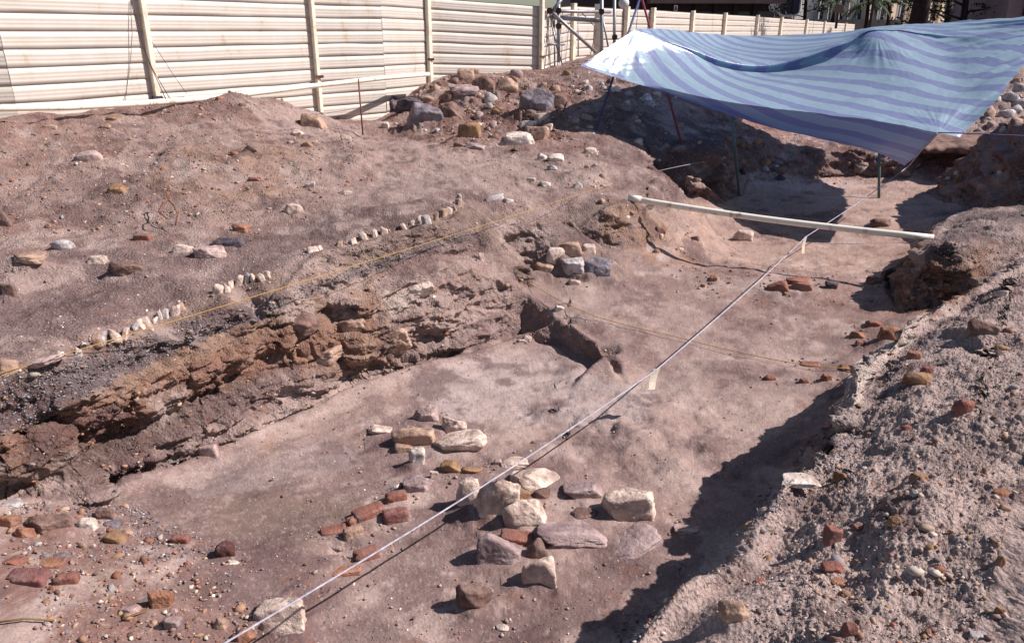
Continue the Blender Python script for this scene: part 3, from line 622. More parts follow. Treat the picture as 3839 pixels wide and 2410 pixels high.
# bricks
B = lambda px, py, w_, h_, m, lab, **k: stone(px, py, w_, h_, m, lab, name='brick', cat='brick', brick=True, group='bricks and brick pieces in the trench', lvl=4, **k)
B(932, 1173, 50, 28, 'red', 'uppermost red brick end of the brick row', yaw=20)
B(868, 1210, 76, 34, 'red', 'long red brick lying flat in the upper brick row', yaw=35)
B(931, 1221, 60, 40, 'dullred', 'dark red brick on the right of the brick row', yaw=18)
B(832, 1256, 46, 28, 'tan', 'tan half brick in the middle of the brick row', yaw=25)
B(785, 1250, 60, 22, 'red', 'worn red brick streak left of the tan half brick', yaw=20, sink=.7)
B(862, 1311, 60, 36, 'red', 'red brick just beyond the tape, low in the brick row', yaw=30)
B(808, 1342, 82, 20, 'orange', 'long orange tile fragment under the tape', yaw=15, sink=.6)
B(836, 1226, 40, 22, 'orange', 'small orange brick piece behind the tan half brick', yaw=40)
B(425, 1272, 42, 24, 'red', 'small square red brick on the brick platform')
B(70, 1368, 92, 46, 'dullred', 'largest flat red brick at the lower left', sink=.7)
B(158, 1366, 52, 30, 'red', 'broken red brick right of the largest flat brick', yaw=12)
B(337, 562, 40, 20, 'red', 'single red brick lying on the left bank', yaw=-4)
B(600, 425, 26, 13, 'red', 'small red brick piece high on the left slope')
for i, q in enumerate([(34, 1187, 56, 24, 'white2', 'grey white slab at the left edge of the gravel bench'), (24, 1232, 44, 34, 'orange', 'orange stone near the left edge, below the grey white slab'), (58, 1256, 40, 30, 'orange', 'second orange stone, right of the first at the left edge'),
          (206, 1240, 44, 34, 'white', 'forked white stone on the gravel bench'), (250, 1213, 44, 34, 'brown', 'round brown stone on the gravel bench'), (268, 1236, 42, 22, 'grey', 'flat grey stone touching the round brown one'),
          (270, 1268, 56, 30, 'ochre', 'yellow ochre stone on the gravel bench'), (530, 1300, 52, 42, 'maroon', 'dark maroon stone alone on the brick platform'), (549, 1324, 28, 9, 'white', 'thin white shard beside the maroon stone'),
          (376, 1420, 62, 50, 'orange', 'two-tone orange block near the bottom left'), (306, 1437, 48, 26, 'pink', 'pink stone left of the two-tone orange block'), (408, 1468, 46, 36, 'mauve', 'grey stone below the two-tone orange block'),
          (410, 1438, 20, 14, 'pink', 'tiny pink stone right of the two-tone block'), (110, 1235, 96, 56, 'brown', 'large lump of earth and dead roots on the gravel bench'), (36, 1318, 50, 20, 'red', 'red fragment above the largest flat brick'), (125, 1325, 60, 26, 'orange', 'orange fragment above the broken red brick'),
          (145, 1312, 40, 22, 'grey', 'grey chip beside the orange fragment'), (20, 1215, 18, 22, 'white', 'small white stone at the very left edge')]):
    S(*q)
# left bank
for q in [(10, 528, 44, 50, 'brown', 'brown boulder cut off by the left picture edge on the slope'), (212, 376, 56, 36, 'pink', 'pale pink stone on the upper left slope'), (276, 450, 46, 28, 'ochre', 'yellow stone casting a shadow, middle of the left slope'),
          (145, 583, 52, 34, 'white2', 'rounded pale stone on the left bank'), (68, 605, 72, 26, 'tan', 'flat tan stone left of the rounded pale one'), (226, 617, 50, 26, 'cream', 'cream slab piece beside the brown lump'),
          (432, 590, 46, 26, 'cream', 'cream stone left of the pink slab on the bank'), (495, 597, 78, 32, 'pink', 'pink and white slab on the left bank'), (535, 574, 80, 28, 'dark', 'dark grey elongated stone behind the pink slab'),
          (565, 541, 42, 24, 'orange', 'orange stone above the dark grey elongated one'), (690, 497, 44, 28, 'cream', 'cream pink stone on the smooth bank'), (734, 296, 66, 46, 'tan', 'large yellow sandstone block high on the left mound'),
          (722, 344, 32, 18, 'ochre', 'ochre stone with dark shadow under the sandstone block'), (815, 330, 28, 24, 'cream', 'cream stone on the right flank of the left mound'), (730, 438, 26, 20, 'cream', 'small cream stone on the slope above the smooth bank'),
          (817, 455, 22, 12, 'cream', 'little cream stone on the bank, right part'), (22, 690, 36, 40, 'brown', 'dark brown lump at the left end of the bank'), (590, 352, 30, 18, 'brown', 'brown clod on the left mound'),
          (700, 315, 34, 18, 'cream', 'pale shard left below the sandstone block'), (250, 300, 26, 16, 'tan', 'tan stone under the pipe at the far left'), (262, 282, 26, 16, 'ochre', 'ochre stone near the first fence post'), (120, 300, 34, 12, 'tan', 'flat tan stone in front of the far left fence'),
          (300, 634, 78, 36, 'brown', 'dark brown crusty lump on the left bank')]:
    S(*q)
# rubble mound in front of the hoarding
for q in [(1000, 283, 84, 66, 'grey', 'large grey boulder below the black slab'), (1062, 272, 60, 52, 'brown', 'brown grey boulder right of the large grey one'), (1141, 212, 58, 54, 'brown', 'brown boulder with deep shadow on the rubble mound'),
          (1190, 210, 54, 44, 'tan', 'tan block right of the boulder in deep shadow'), (1092, 213, 68, 22, 'mauve', 'long dark mauve stone high on the rubble mound'), (1066, 225, 34, 20, 'ochre', 'ochre stone under the long dark mauve one'),
          (1262, 256, 76, 72, 'grey', 'large grey stone on the right part of the mound'), (1313, 242, 40, 36, 'brown', 'dark brown stone beside the large grey one'), (1103, 320, 54, 48, 'ochre', 'dark ochre boulder at the foot of the mound'),
          (1118, 350, 52, 22, 'mauve', 'mauve stone in the curved row at the mound foot'), (1165, 346, 62, 22, 'pink', 'long red and white stone in the curved row'), (1222, 338, 66, 42, 'white', 'white boulder in the curved row'),
          (1268, 326, 46, 48, 'tan', 'tan boulder closing the curved row on the right'), (1241, 296, 40, 20, 'white', 'white brick shaped stone above the curved row'), (1274, 282, 36, 26, 'cream', 'cream stone topping the little heap'),
          (1290, 304, 30, 24, 'cream', 'cream stone right of the white brick shaped one'), (1252, 312, 34, 26, 'tan', 'tan stone in the little heap'), (1190, 330, 34, 20, 'mauve', 'mauve stone between the white boulder and the red and white one'), (1082, 344, 30, 18, 'brown', 'brown stone at the left end of the curved row'),
          (906, 300, 26, 22, 'cream', 'cream stone beneath the black slab'), (1005, 236, 34, 18, 'tan', 'tan stone left on the mound crest'), (1095, 178, 40, 26, 'tan', 'pale tan boulder on the crest of the mound'), (1140, 158, 0, 0, '', '')]:
    if q[2]: S(*q)
b0 = S(962, 250, 66, 34, 'dark', 'black slab lying across the large grey boulder', name='slab', cat='slab', tilt=4, off=.12)
b1 = S(915, 262, 66, 38, 'dark', 'black slab leaning down to the left from the mound', name='slab', cat='slab', tilt=-38)
for q in [(1306, 376, 38, 24, 'white', 'white mortar block on the slope near the small sand cone'), (1278, 372, 30, 20, 'white', 'white mortar lump left of the white block'), (1300, 398, 26, 18, 'white2', 'pale cube below the white block'),
          (1250, 425, 22, 12, 'white', 'white chip on the bank, left one'), (1283, 436, 26, 16, 'white', 'white chip on the bank, middle one'), (1358, 440, 26, 20, 'white', 'white stone beside a dark hole near the bank corner'), (1390, 360, 34, 24, 'cream', 'cream stone at the edge of the tarpaulin shade'),
          (1306, 604, 42, 36, 'cream', 'round cream stone at the foot of the bank corner'), (1342, 588, 54, 30, 'tan', 'tan stone right of the round cream one'), (1384, 588, 38, 24, 'cream', 'yellow cream stone above the dark grey boulder'),
          (1348, 625, 62, 34, 'white2', 'flat pale slab left of the dark grey boulder'), (1402, 636, 66, 52, 'grey', 'dark grey boulder at the foot of the bank corner'), (1282, 632, 46, 28, 'tan', 'yellowish stone left of the flat pale slab'),
          (1350, 666, 34, 20, 'cream', 'small cream stone below the flat pale slab'), (1315, 728, 26, 18, 'white', 'white stone casting a shadow on the middle shelf'), (1228, 802, 24, 10, 'white', 'white shard at the inner corner of the floor'), (1240, 797, 22, 16, 'cream', 'cream pebble at the inner corner'),
          (1747, 562, 42, 34, 'cream', 'cream block on the far floor in the tarpaulin shadow'), (1635, 562, 26, 14, 'brown', 'brown stone near the pipe on the far floor'), (1555, 544, 30, 20, 'red', 'red stone just below the left end of the plastic pipe'),
          (1678, 656, 22, 16, 'orange', 'small orange stone on the low baulk'), (1653, 674, 15, 11, 'orange', 'tiny orange stone on the low baulk'), (1830, 680, 46, 34, 'red', 'upright red block beside the survey tape'), (1874, 662, 50, 20, 'red', 'flat reddish stone on the low baulk'),
          (1888, 678, 46, 26, 'orange', 'orange crumbling stone below the flat reddish one'), (1957, 675, 32, 24, 'dark', 'dark stone on the right part of the baulk'), (2094, 658, 44, 48, 'dark', 'dark pointed stone beside the right block'), (2058, 664, 40, 26, 'brown', 'brown stone left of the dark pointed one'),
          (2073, 526, 46, 22, 'brown', 'brown lump on the far floor by the pipe end'), (2055, 764, 42, 20, 'red', 'red stone in the small grey heap below the right block'), (2091, 794, 48, 42, 'orange', 'big orange stone in the shade of the right bank'), (2015, 792, 36, 24, 'orange', 'orange stone with another one under it'),
          (2024, 810, 28, 18, 'red', 'red stone under the orange one'), (1910, 858, 52, 14, 'red', 'flat red brown stone by the yellow string'), (1995, 866, 46, 18, 'orange', 'orange stone at the end of the yellow string'), (1812, 891, 30, 20, 'red', 'small red cube on the sandy floor'),
          (1892, 898, 26, 16, 'red', 'small red stone between the red cube and the bank'), (1944, 892, 26, 24, 'red', 'small red stone nearest the bank shade'), (1470, 1, 0, 0, '', '')]:
    if q[2]: S(*q)
# right-hand spoil bank
for q in [(2149, 841, 32, 26, 'orange', 'orange shard behind the pale crust of the bank edge'), (2152, 897, 66, 42, 'ochre', 'ochre and red stone on the right bank'), (2264, 964, 46, 42, 'red', 'rounded red stone casting a shadow on the right bank'), (2359, 695, 34, 24, 'cream', 'cream stone far up on the right bank'),
          (2312, 780, 62, 46, 'brown', 'large brown curved stone on the right bank'), (1958, 1270, 46, 56, 'red', 'tall red orange shard standing in the spoil'), (2018, 1244, 30, 26, 'red', 'red lump right of the tall shard'), (2160, 1126, 42, 26, 'ochre', 'ochre brick like stone on the right spoil'),
          (1975, 1128, 32, 38, 'ochre', 'ochre stone behind the pale edge slab'), (1876, 1128, 88, 18, 'white', 'pale slab of mortar on the edge of the right bank'), (1617, 1244, 62, 16, 'pink', 'pinkish slab lying in the shade of the bank'), (1960, 1338, 52, 30, 'red', 'brown red stone in the middle of the spoil'),
          (1790, 1367, 30, 12, 'red', 'thin red chip on the near spoil'), (1995, 1488, 36, 46, 'red', 'red shard at the bottom edge of the picture'), (1962, 1506, 36, 24, 'red', 'red lump left of the shard at the bottom edge'), (1726, 1444, 66, 58, 'tan', 'tan brown stone with long shadow at the bottom'),
          (2351, 1439, 24, 24, 'ochre', 'round ochre stone near the lower right corner'), (2301, 1493, 40, 14, 'white2', 'pale grey stick of stone near the lower right corner'), (2353, 1323, 30, 34, 'ochre', 'ochre wedge on the right slope'), (2359, 1161, 42, 18, 'orange', 'orange tile piece near the right edge'),
          (2364, 1196, 30, 18, 'tan', 'tan stone under the orange tile piece'), (2149, 1164, 20, 22, 'white2', 'small white stone with dark shadow on the spoil'), (2105, 1227, 32, 24, 'ochre', 'cream and ochre layered stone on the spoil'), (2034, 1352, 24, 18, 'white2', 'grey blue chip on the spoil'),
          (1974, 1369, 44, 14, 'orange', 'flat orange chip below the brown red stone'), (2180, 875, 30, 24, 'red', 'red stone behind the ochre and red one'), (2132, 1010, 26, 18, 'red', 'dull red stone on the bank above the dark crumbs'), (2360, 820, 44, 18, 'ochre', 'yellow stone at the right picture edge')]:
    S(*q)
# mortar lumps set in the lip of the long cut
lumps = [(15, 874, 40, 36), (196, 818, 12, 26), (182, 828, 12, 24), (228, 801, 18, 26), (243, 797, 14, 30), (270, 789, 16, 32), (298, 782, 12, 20), (318, 774, 14, 26), (332, 768, 13, 30), (347, 764, 13, 28), (362, 758, 11, 26), (376, 750, 14, 34), (392, 745, 11, 26), (408, 739, 18, 34), (428, 731, 24, 34),
         (512, 688, 16, 24), (528, 681, 16, 28), (546, 675, 12, 24), (562, 670, 14, 28), (580, 664, 17, 30), (598, 659, 12, 28), (612, 656, 13, 26), (627, 651, 16, 26), (738, 592, 22, 15), (752, 584, 12, 12), (800, 576, 12, 18), (830, 569, 12, 20), (856, 562, 12, 22), (881, 555, 14, 30), (906, 549, 18, 28), (947, 537, 11, 20),
         (968, 532, 12, 22), (984, 526, 16, 28), (1002, 521, 13, 24), (1022, 515, 12, 22), (1040, 509, 15, 26), (1056, 503, 12, 24), (1068, 495, 11, 24), (1078, 484, 11, 22), (1082, 468, 9, 18), (140, 842, 16, 20), (1165, 468, 40, 14), (1195, 474, 22, 12)]
for i, (px, py, w_, h_) in enumerate(lumps):
    jw, jh = random.uniform(.75, 1.3), random.uniform(.7, 1.15)
    S(px+random.uniform(-3, 3), py+random.uniform(-2, 4), w_*1.15*jw, h_*jh*1.3, random.choice(['white', 'cream', 'cream', 'white2', 'cream', 'tan']), 'small upright lump of white mortar in the row along the lip of the long cut', name='mortar_lump', cat='mortar lump', group='mortar lumps along the lip of the cut', lvl=3, sink=.45, tilt=random.uniform(-22, 22), yaw=random.uniform(0, 50), sy=.04, brick=(i % 3 == 0), rough=2)
S(98, 848, 112, 32, 'pink', 'long pinkish slab on the lip at the left end of the cut', tilt=-15)
for px, py, w_, h_, m, lab in [(700, 770, 100, 62, 'brown', 'brown block jutting out of the long cut'), (925, 800, 80, 52, 'tan', 'yellow and grey block low in the pale part of the cut'), (830, 775, 70, 46, 'tan', 'tan block in the cut left of the pale face'), (985, 683, 80, 32, 'cream', 'cream and red stone in the pale cut face'),
                               (760, 840, 90, 36, 'tan', 'pale pink block under the ochre ones'), (1130, 618, 26, 46, 'pink', 'narrow upright pink stone at the top of the pale face'), (560, 832, 80, 24, 'brown', 'flat brown block in the middle of the cut')]:
    S(px, py, w_, h_, m, lab, name='stone', tilt=-14, sink=.72, rough=1.6)
# smaller rubble: countable, but nothing tells one piece from its neighbour
def rubble(poly, n, sz, mats, label, group, lvl=2):
    xs = [p[0] for p in poly]; ys = [p[1] for p in poly]; k = 0; tries = 0
    while k < n and tries < 4000:
        tries += 1
        px = random.uniform(min(xs), max(xs)); py = random.uniform(min(ys), max(ys))
        if not inpoly(np.array([px]), np.array([py]), poly)[0]: continue
        s_ = sz[0]+(sz[1]-sz[0])*random.random()**2
        S(px, py, s_, s_*random.uniform(.5, .85), random.choice(mats), label, name='rubble_stone', cat='stone', group=group, lvl=lvl, tilt=random.uniform(-30, 30), yaw=random.uniform(-60, 60)); k += 1
rubble([(960, 180), (1100, 165), (1380, 165), (1480, 200), (1420, 300), (1300, 340), (1100, 340), (1000, 300)], 78, (9, 34), ['tan', 'brown', 'ochre', 'cream', 'mauve', 'white2', 'brown', 'mauve'], 'small mixed stone in the rubble mound below the hoarding', 'stones of the rubble mound')
rubble([(1480, 270), (1640, 280), (1690, 330), (1660, 440), (1560, 400), (1500, 360)], 16, (8, 24), ['mauve', 'tan', 'white2', 'brown'], 'small stone on the shaded slope under the tarpaulin', 'stones on the shaded slope')
rubble([(340, 225), (560, 205), (690, 230), (520, 270), (330, 270)], 10, (7, 20), ['brown', 'orange', 'tan', 'white2', 'brown'], 'small rubbly stone on the crest of the left mound', 'stones on the left mound crest')
rubble([(1340, 180), (1560, 215), (1640, 250), (1560, 260), (1330, 230)], 18, (12, 34), ['cream', 'white2', 'white'], 'pale stone scattered on the mound below the left tarpaulin corner', 'pale stones below the tarpaulin')
rubble([(1720, 270), (2130, 380), (2400, 385), (2400, 430), (2130, 425), (1740, 425)], 38, (10, 34), ['brown', 'tan', 'ochre', 'white2', 'dark'], 'stone sticking out of the back wall of the far pit', 'stones in the far pit wall')
rubble([(2220, 335), (2300, 250), (2409, 180), (2409, 345)], 42, (8, 46), ['white2', 'white2', 'mauve', 'tan'], 'pale limestone rubble piece at the far right behind the tarpaulin', 'limestone rubble at the far right')
rubble([(1240, 400), (1400, 350), (1470, 450), (1300, 450)], 10, (8, 20), ['white', 'cream', 'tan'], 'small pale stone on the bank corner', 'small stones on the bank corner')
rubble([(1380, 470), (1480, 480), (1640, 610), (1560, 620), (1450, 540)], 12, (10, 26), ['ochre', 'tan', 'cream'], 'ochre stone in the spur running down from the bank corner', 'stones of the spur')
rubble([(2110, 600), (2340, 600), (2230, 700), (2110, 735)], 12, (12, 30), ['ochre', 'brown', 'orange'], 'ochre rubble piece in the face of the right block', 'stones of the right block')
rubble([(0, 1200), (300, 1210), (470, 1320), (540, 1500), (0, 1500)], 24, (10, 28), ['orange', 'tan', 'pink', 'white2', 'red', 'grey'], 'small stone or brick chip on the lower left bench', 'chips on the lower left bench')
rubble([(2050, 900), (2400, 720), (2400, 1500), (1700, 1500), (1780, 1320)], 20, (9, 22), ['ochre', 'red', 'white2', 'orange', 'brown'], 'small stone in the spoil of the right bank', 'small stones of the right bank')
rubble([(0, 300), (800, 310), (900, 420), (500, 540), (0, 540)], 16, (8, 22), ['tan', 'cream', 'orange', 'brown', 'pink'], 'small stone on the left slope', 'small stones of the left slope')

# earth heaped up against every stone, and crumbs fallen round it
azs = np.arctan2(TX[:, 0], TY[:, 0]); crumbs = []
for (cx, cy, cz, sx, sy_, sz) in PLACED:
    r_ = math.hypot(cx, cy); a_ = math.atan2(cx, cy); rad = 2.2*max(sx, sy_)
    i0, i1 = np.searchsorted(azs, [a_-rad/r_, a_+rad/r_])
    if i1 <= i0: continue
    Q = P[i0:i1]; wob = .25*noise(Q[..., 0]*14, Q[..., 1]*14, seed=301)
    dd = np.sqrt(((Q[..., 0]-cx)/(1.5*sx))**2+((Q[..., 1]-cy)/(1.5*max(sy_, .6*sx)))**2)+wob
    lift = np.clip(cz+.05*sz-Q[..., 2], 0, .5*sz)*np.exp(-dd**3)*(np.abs(Q[..., 2]-cz) < 1.6*sz)
    Q[..., 2] += lift
    for k in range(int(min(14, 4+sx*60))):
        t_ = random.uniform(0, 6.28); q = random.uniform(1.45, 2.3)
        crumbs.append((cx+math.cos(t_)*sx*q, cy+math.sin(t_)*max(sy_, .6*sx)*q))
g.data.vertices.foreach_set('co', P.reshape(-1, 3).astype(np.float32).ravel()); g.data.update()
cm = np.array(crumbs); PLANT = np.column_stack([cm, hz(cm[:, 0], cm[:, 1])+.008])
def scatter_at(name, pos, size, palette, label, cat):
    n = len(pos); V, F = ICO[1]; R = rotmats(n); s_ = size[0]+(size[1]-size[0])*rng.random(n)**2; s_ = np.maximum(s_, np.linalg.norm(pos, axis=1)*.0009)
    J = V[None]*(1+rng.uniform(-.3, .3, (n, len(V), 1)))*rng.uniform(.5, 1.2, (n, 1, 3)); J = np.einsum('nij,nkj->nki', R, J); J[..., 2] *= .7
    J = J*s_[:, None, None]+pos[:, None]; FF = (F[None]+(np.arange(n)*len(V))[:, None, None]).reshape(-1, 3)
    pal = np.array([s2l(c) for c in palette]); col = np.repeat(pal[rng.integers(0, len(pal), n)]*rng.uniform(.75, 1.2, (n, 1)), len(V), axis=0)
    tag(mesh_obj(name, J.reshape(-1, 3), FF, m_peb, smooth=False, col=col), label, cat, kind='stuff')
scatter_at('fallen_crumbs', PLANT, (.004, .018), [(142, 118, 110), (160, 136, 124), (120, 96, 90), (176, 156, 144)], 'crumbs of earth and stone fallen round the foot of the stones', 'crumbs')
scatter('rubble_fragments', zm([(960, 165), (1450, 150), (1620, 230), (1480, 300), (1300, 345), (1050, 345), (930, 300)], 6)+zm([(330, 220), (600, 205), (720, 235), (520, 280), (320, 280)], 3)+zm([(0, 290), (250, 300), (820, 320), (900, 430), (600, 520), (0, 560)], 1.1)+zm([(1700, 250), (2409, 300), (2409, 440), (1730, 430)], 1.4)+zm([(2150, 180), (2409, 150), (2409, 370), (2180, 330)], 1.6)+zm([(0, 1180), (300, 1190), (520, 1300), (620, 1512), (0, 1512)], .22)+zm([(1100, 380), (1450, 360), (1480, 470), (1200, 480)], .35)+zm([(1480, 250), (1700, 280), (1720, 450), (1500, 440)], .6)+zm([(1560, 600), (2080, 630), (2110, 740), (1600, 700)], .5)+rgh*.07+st*.12,
        8500, (.009, .045), [(172, 146, 126), (150, 116, 96), (190, 176, 164), (134, 108, 98), (150, 100, 82), (138, 130, 132)], [4, 5, 2, 4, 3, 2], 'broken fragments of stone and brick mixed into the earth', 'rubble fragments', sink=.5, pw=3)
# thin concrete slab left overhanging the far pit at the right, undercut below
sa, sb_ = atd(2170, 350, 14.5), atd(2560, 366, 13.6)
def slab_mesh():
    n_ = 160; D_ = (sb_-sa); L_ = np.linalg.norm(D_[:2]); u = D_/L_; back = np.array([-u[1], u[0], 0])
    if back[1] < 0: back = -back
    s_ = np.linspace(0, 1, n_+1)[:, None]; e_ = .16*noise(s_*6, s_*0+2, seed=91)+.05*noise(s_*19, s_*0+2, seed=92)
    dd = np.array([[1.8, .9, .35, .12, .02, 0, .05, .3, 1.6]]); hh = np.array([[.16, .13, .09, .07, .04, 0, -.06, -.09, -.12]])
    V = sa+D_*s_[..., None]+back*(dd-.12-e_)[..., None]; V[..., 2] += hh
    V[..., 2] += .035*fbm(V[..., 0]*3.1, V[..., 1]*3.1, V[..., 2]*8, o=4, seed=93); V = V.reshape(-1, 3)
    I = np.arange(len(V)).reshape(n_+1, 9); F_ = np.stack([I[:-1, :-1], I[1:, :-1], I[1:, 1:], I[:-1, 1:]], -1).reshape(-1, 4)
    o = mesh_obj('concrete_slab', V-sa, F_, SM['brown']); o.location = sa; return o
tag(slab_mesh(), 'broken edge of a pale concrete slab overhanging the far pit wall at the right', 'slab')
# ------------------------------------------------------------------ hoarding of corrugated sheets
m_sheet, t, b = mat_base('painted_sheet', .5, .35)
tc = N(t, 'ShaderNodeTexCoord'); mp = N(t, 'ShaderNodeMapping'); mp.inputs['Scale'].default_value = (2.2, 2.2, .9)
t.links.new(tc.outputs['Object'], mp.inputs['Vector'])
a1 = N(t, 'ShaderNodeTexNoise', Scale=1.3, Detail=7.0, Roughness=.68); a2 = N(t, 'ShaderNodeTexNoise', Scale=14.0, Detail=5.0)
t.links.new(mp.outputs[0], a1.inputs['Vector']); t.links.new(tc.outputs['Object'], a2.inputs['Vector'])
cr = N(t, 'ShaderNodeValToRGB'); e = cr.color_ramp.elements
e[0].position = .28; e[0].color = (*s2l((176, 156, 138)), 1); e[1].position = .42; e[1].color = (*s2l((196, 186, 176)), 1)
e2 = cr.color_ramp.elements.new(.75); e2.color = (*s2l((202, 195, 188)), 1)
ad = N(t, 'ShaderNodeMath', operation='MULTIPLY_ADD'); ad.inputs[1].default_value = .25
t.links.new(a2.outputs[0], ad.inputs[0]); t.links.new(a1.outputs[0], ad.inputs[2])
sb = N(t, 'ShaderNodeMath', operation='SUBTRACT'); sb.inputs[1].default_value = .1; t.links.new(ad.outputs[0], sb.inputs[0])
t.links.new(sb.outputs[0], cr.inputs[0]); t.links.new(cr.outputs[0], b.inputs['Base Color'])
m_post = mat_simple('painted_post', s2l((226, 214, 196)), .7, .3, .06, 5, .003, 0, 30, col2=s2l((180, 156, 134)), thr=(.25, .5))
PROF = [(0, 0), (.003, -.020), (.010, -.022), (.026, 0), (.075, 0), (.083, .003), (.091, 0), (.125, 0), (.133, .003), (.141, 0), (.175, 0), (.183, .003), (.191, 0), (.2295, 0)]
PITCH = .2295
def fence_nodes():
    L = [(-330, 9.2, 0, 0), (0, 9.95, 0, 0), (340, 11.6, 0, 1), (733, 14.24, 0, 1), (900, 15.4, 0, 0), (1005, 16.9, -.02, 1), (1270, 18.6, -.15, 1)]
    out = []
    for px, d, off, post in L:
        p = atd(px, 80, d); out.append((np.array([p[0], p[1]]), off, post))
    return out
def sheet_bay(root, A, offA, B, offB, top, bot, seed, name='panel'):
    L = np.linalg.norm(B-A); n = max(int(L/.12), 8); u = (B-A)/L; nr = np.array([u[1], -u[0]])
    if nr[1] > 0 and nr[0] < 0: nr = -nr
    zs = []; z_ = top
    while z_ > bot:
        for dz_, dd in PROF[:-1]: zs.append((z_-dz_, dd))
        z_ -= PITCH
    s = np.linspace(0, 1, n); V = []
    rr = np.random.default_rng(seed)
    for k, (z_, dd) in enumerate(zs):
        row = k//(len(PROF)-1)
        wob = .006*noise(s*L*1.1+seed*3.1, np.full(n, row*2.3), seed=seed)*(1.5 if row % 3 == 1 else .5)
        dent = .007*noise(s*L*1.7+seed, np.full(n, row*1.1), seed=seed+7)
        xy = A[None]+(B-A)[None]*s[:, None]+nr[None]*(dd+dent)[:, None] if np.ndim(dd) else A[None]+(B-A)[None]*s[:, None]+nr[None]*(dd+dent[:, None])
        V.append(np.column_stack([xy, z_+offA+(offB-offA)*s+wob]))
    V = np.array(V).reshape(-1, 3); m = len(zs)
    I = np.arange(m*n).reshape(m, n); F_ = np.stack([I[:-1, :-1], I[1:, :-1], I[1:, 1:], I[:-1, 1:]], -1).reshape(-1, 4)
    V = V-np.array(root.location)
    return mesh_obj(name, V, F_, m_sheet, root, smooth=False)
fn = fence_nodes()
hoard = empty('hoarding_fence', (fn[3][0][0], fn[3][0][1], 1.6), 'cream corrugated metal hoarding behind the left bank, standing nearest to the dig', 'fence')
for i in range(len(fn)-1):
    sheet_bay(hoard, fn[i][0], fn[i][1], fn[i+1][0], fn[i+1][1], 3.69 if i < 4 else 3.705, .9, 10+i)
def fence_post(root, p, z0, z1, lean=0, w_=.11, name='post'):
    ang = math.atan2(p[1], p[0])
    M_ = Matrix.Rotation(math.radians(-34), 4, 'Z'); mb = MB()
    mb.box((p[0], p[1], (z0+z1)/2), (w_*.8, w_, z1-z0), M_, .008); return part(mb, name, m_post, root)
for i, (p, off, post) in enumerate(fn):
    if post:
        nrm = np.array([.62, -.78]) if i > 4 else np.array([.83, -.56])
        q = p+nrm*.07
        zb = 1.5 if i != 2 else 1.93
        pb = fence_post(hoard, q, 1.5, 3.85, w_=.088 if i < 5 else .115)
        if i == 2:
            part(MB().box((q[0], q[1], 1.98), (.15, .13, .13), Matrix.Rotation(.55, 4, 'Z'), .01), 'post_shoe', SM['dark'], hoard)
        if i in (3, 5, 6):
            part(MB().box((q[0]+nrm[0]*.05, q[1]+nrm[1]*.05, 2.18 if i == 3 else 2.4), (.15, .03, .05), Matrix.Rotation(.55, 4, 'Z')), 'clamp', SM['maroon'], hoard)
# receding stretch beyond the scaffold
L2 = [(1270, 18.75), (1345, 22), (1407, 23.6), (1470, 24.9), (1531, 26.2), (1624, 30), (1700, 33.5), (1776, 38), (1832, 44), (1892, 52), (1935, 62), (1985, 76), (2040, 100), (2075, 125)]
fp = [atd(px, 80, d) for px, d in L2]
hoard2 = empty('hoarding_fence', (fp[5][0], fp[5][1], 1.9), 'cream metal hoarding receding into the distance behind the tarpaulin', 'fence')
for i in range(len(fp)-1):
    A, Bq = np.array([fp[i][0], fp[i][1]]), np.array([fp[i+1][0], fp[i+1][1]])
    sheet_bay(hoard2, A, -.15 if i == 0 else 0, Bq, 0, 3.66, 1.3, 40+i)
    if i >= 1: fence_post(hoard2, A+np.array([.03, -.10]), 1.5, 3.73, w_=.17 if i < 8 else .22)
# thin rail pipe running along the hoarding
m_pvc = mat_simple('white_plastic', s2l((238, 230, 214)), .35, .5, .03, 9, .001, 0, 60, col2=s2l((172, 150, 128)), thr=(.30, .46))
rail = [(fn[1][0], 250), (None, 0)]
rp_ = []
for px, py, d in [(-250, 250, 8.95), (0, 254, 9.6), (160, 252, 10.35), (336, 243, 11.22), (520, 229, 12.4), (640, 214, 13.2), (731, 203, 13.8), (900, 184, 14.95), (1008, 175, 16.35)]:
    rp_.append(atd(px, py, d))
tag(MB().tube(rp_, .046, 10).build('water_pipe', m_pvc, loc=rp_[3]), 'thin white pipe fixed low along the hoarding', 'pipe')
m_steel = mat_simple('scaffold_steel', s2l((150, 150, 156)), .5, .5, .12, 8, 0, .6)
m_rust = mat_simple('rusty_steel', s2l((120, 74, 60)), .8, .3, .15, 12, .002, 0, 60)
m_wire = mat_simple('dark_wire', s2l((70, 56, 58)), .7, .3, .1, 10)
# electric wires hanging beside the first post
for j, L in enumerate([[(307, 0, 11.3), (322, 60, 11.35), (336, 110, 11.4), (360, 165, 11.4), (400, 233, 11.2)], [(309, 0, 11.32), (326, 60, 11.4), (342, 120, 11.42), (352, 150, 11.4), (392, 238, 11.15)], [(315, 30, 11.5), (345, 80, 11.6), (378, 130, 11.7), (410, 180, 11.9), (440, 222, 12)]]):
    pp = [atd(*q) for q in L]
    tag(MB().tube(pp, .006 if j < 2 else .004, 6).build('wire', m_wire, loc=pp[-1]), ['dark wire drooping nearest the first hoarding post', 'dark wire drooping just behind the nearest one by the first post', 'thin slack wire crossing the panel to the right of the first post'][j], 'wire')
pp = [atd(x_, y_, d_) for x_, y_, d_ in [(302, 8, 11.4), (708, 26, 14.0)]]
tag(MB().tube(pp, .005, 5).build('line_wire', m_wire, loc=pp[0]), 'thin line strung along the top of the hoarding', 'wire')
st_ = atd(852, 290, 13.2); st2 = atd(843, 186, 13.2)
tag(MB().tube([st_-np.array([0, 0, .2]), st2], .014, 8).build('iron_stake', m_rust, loc=st_), 'rusty thin iron stake standing in the hollow before the hoarding', 'stake')
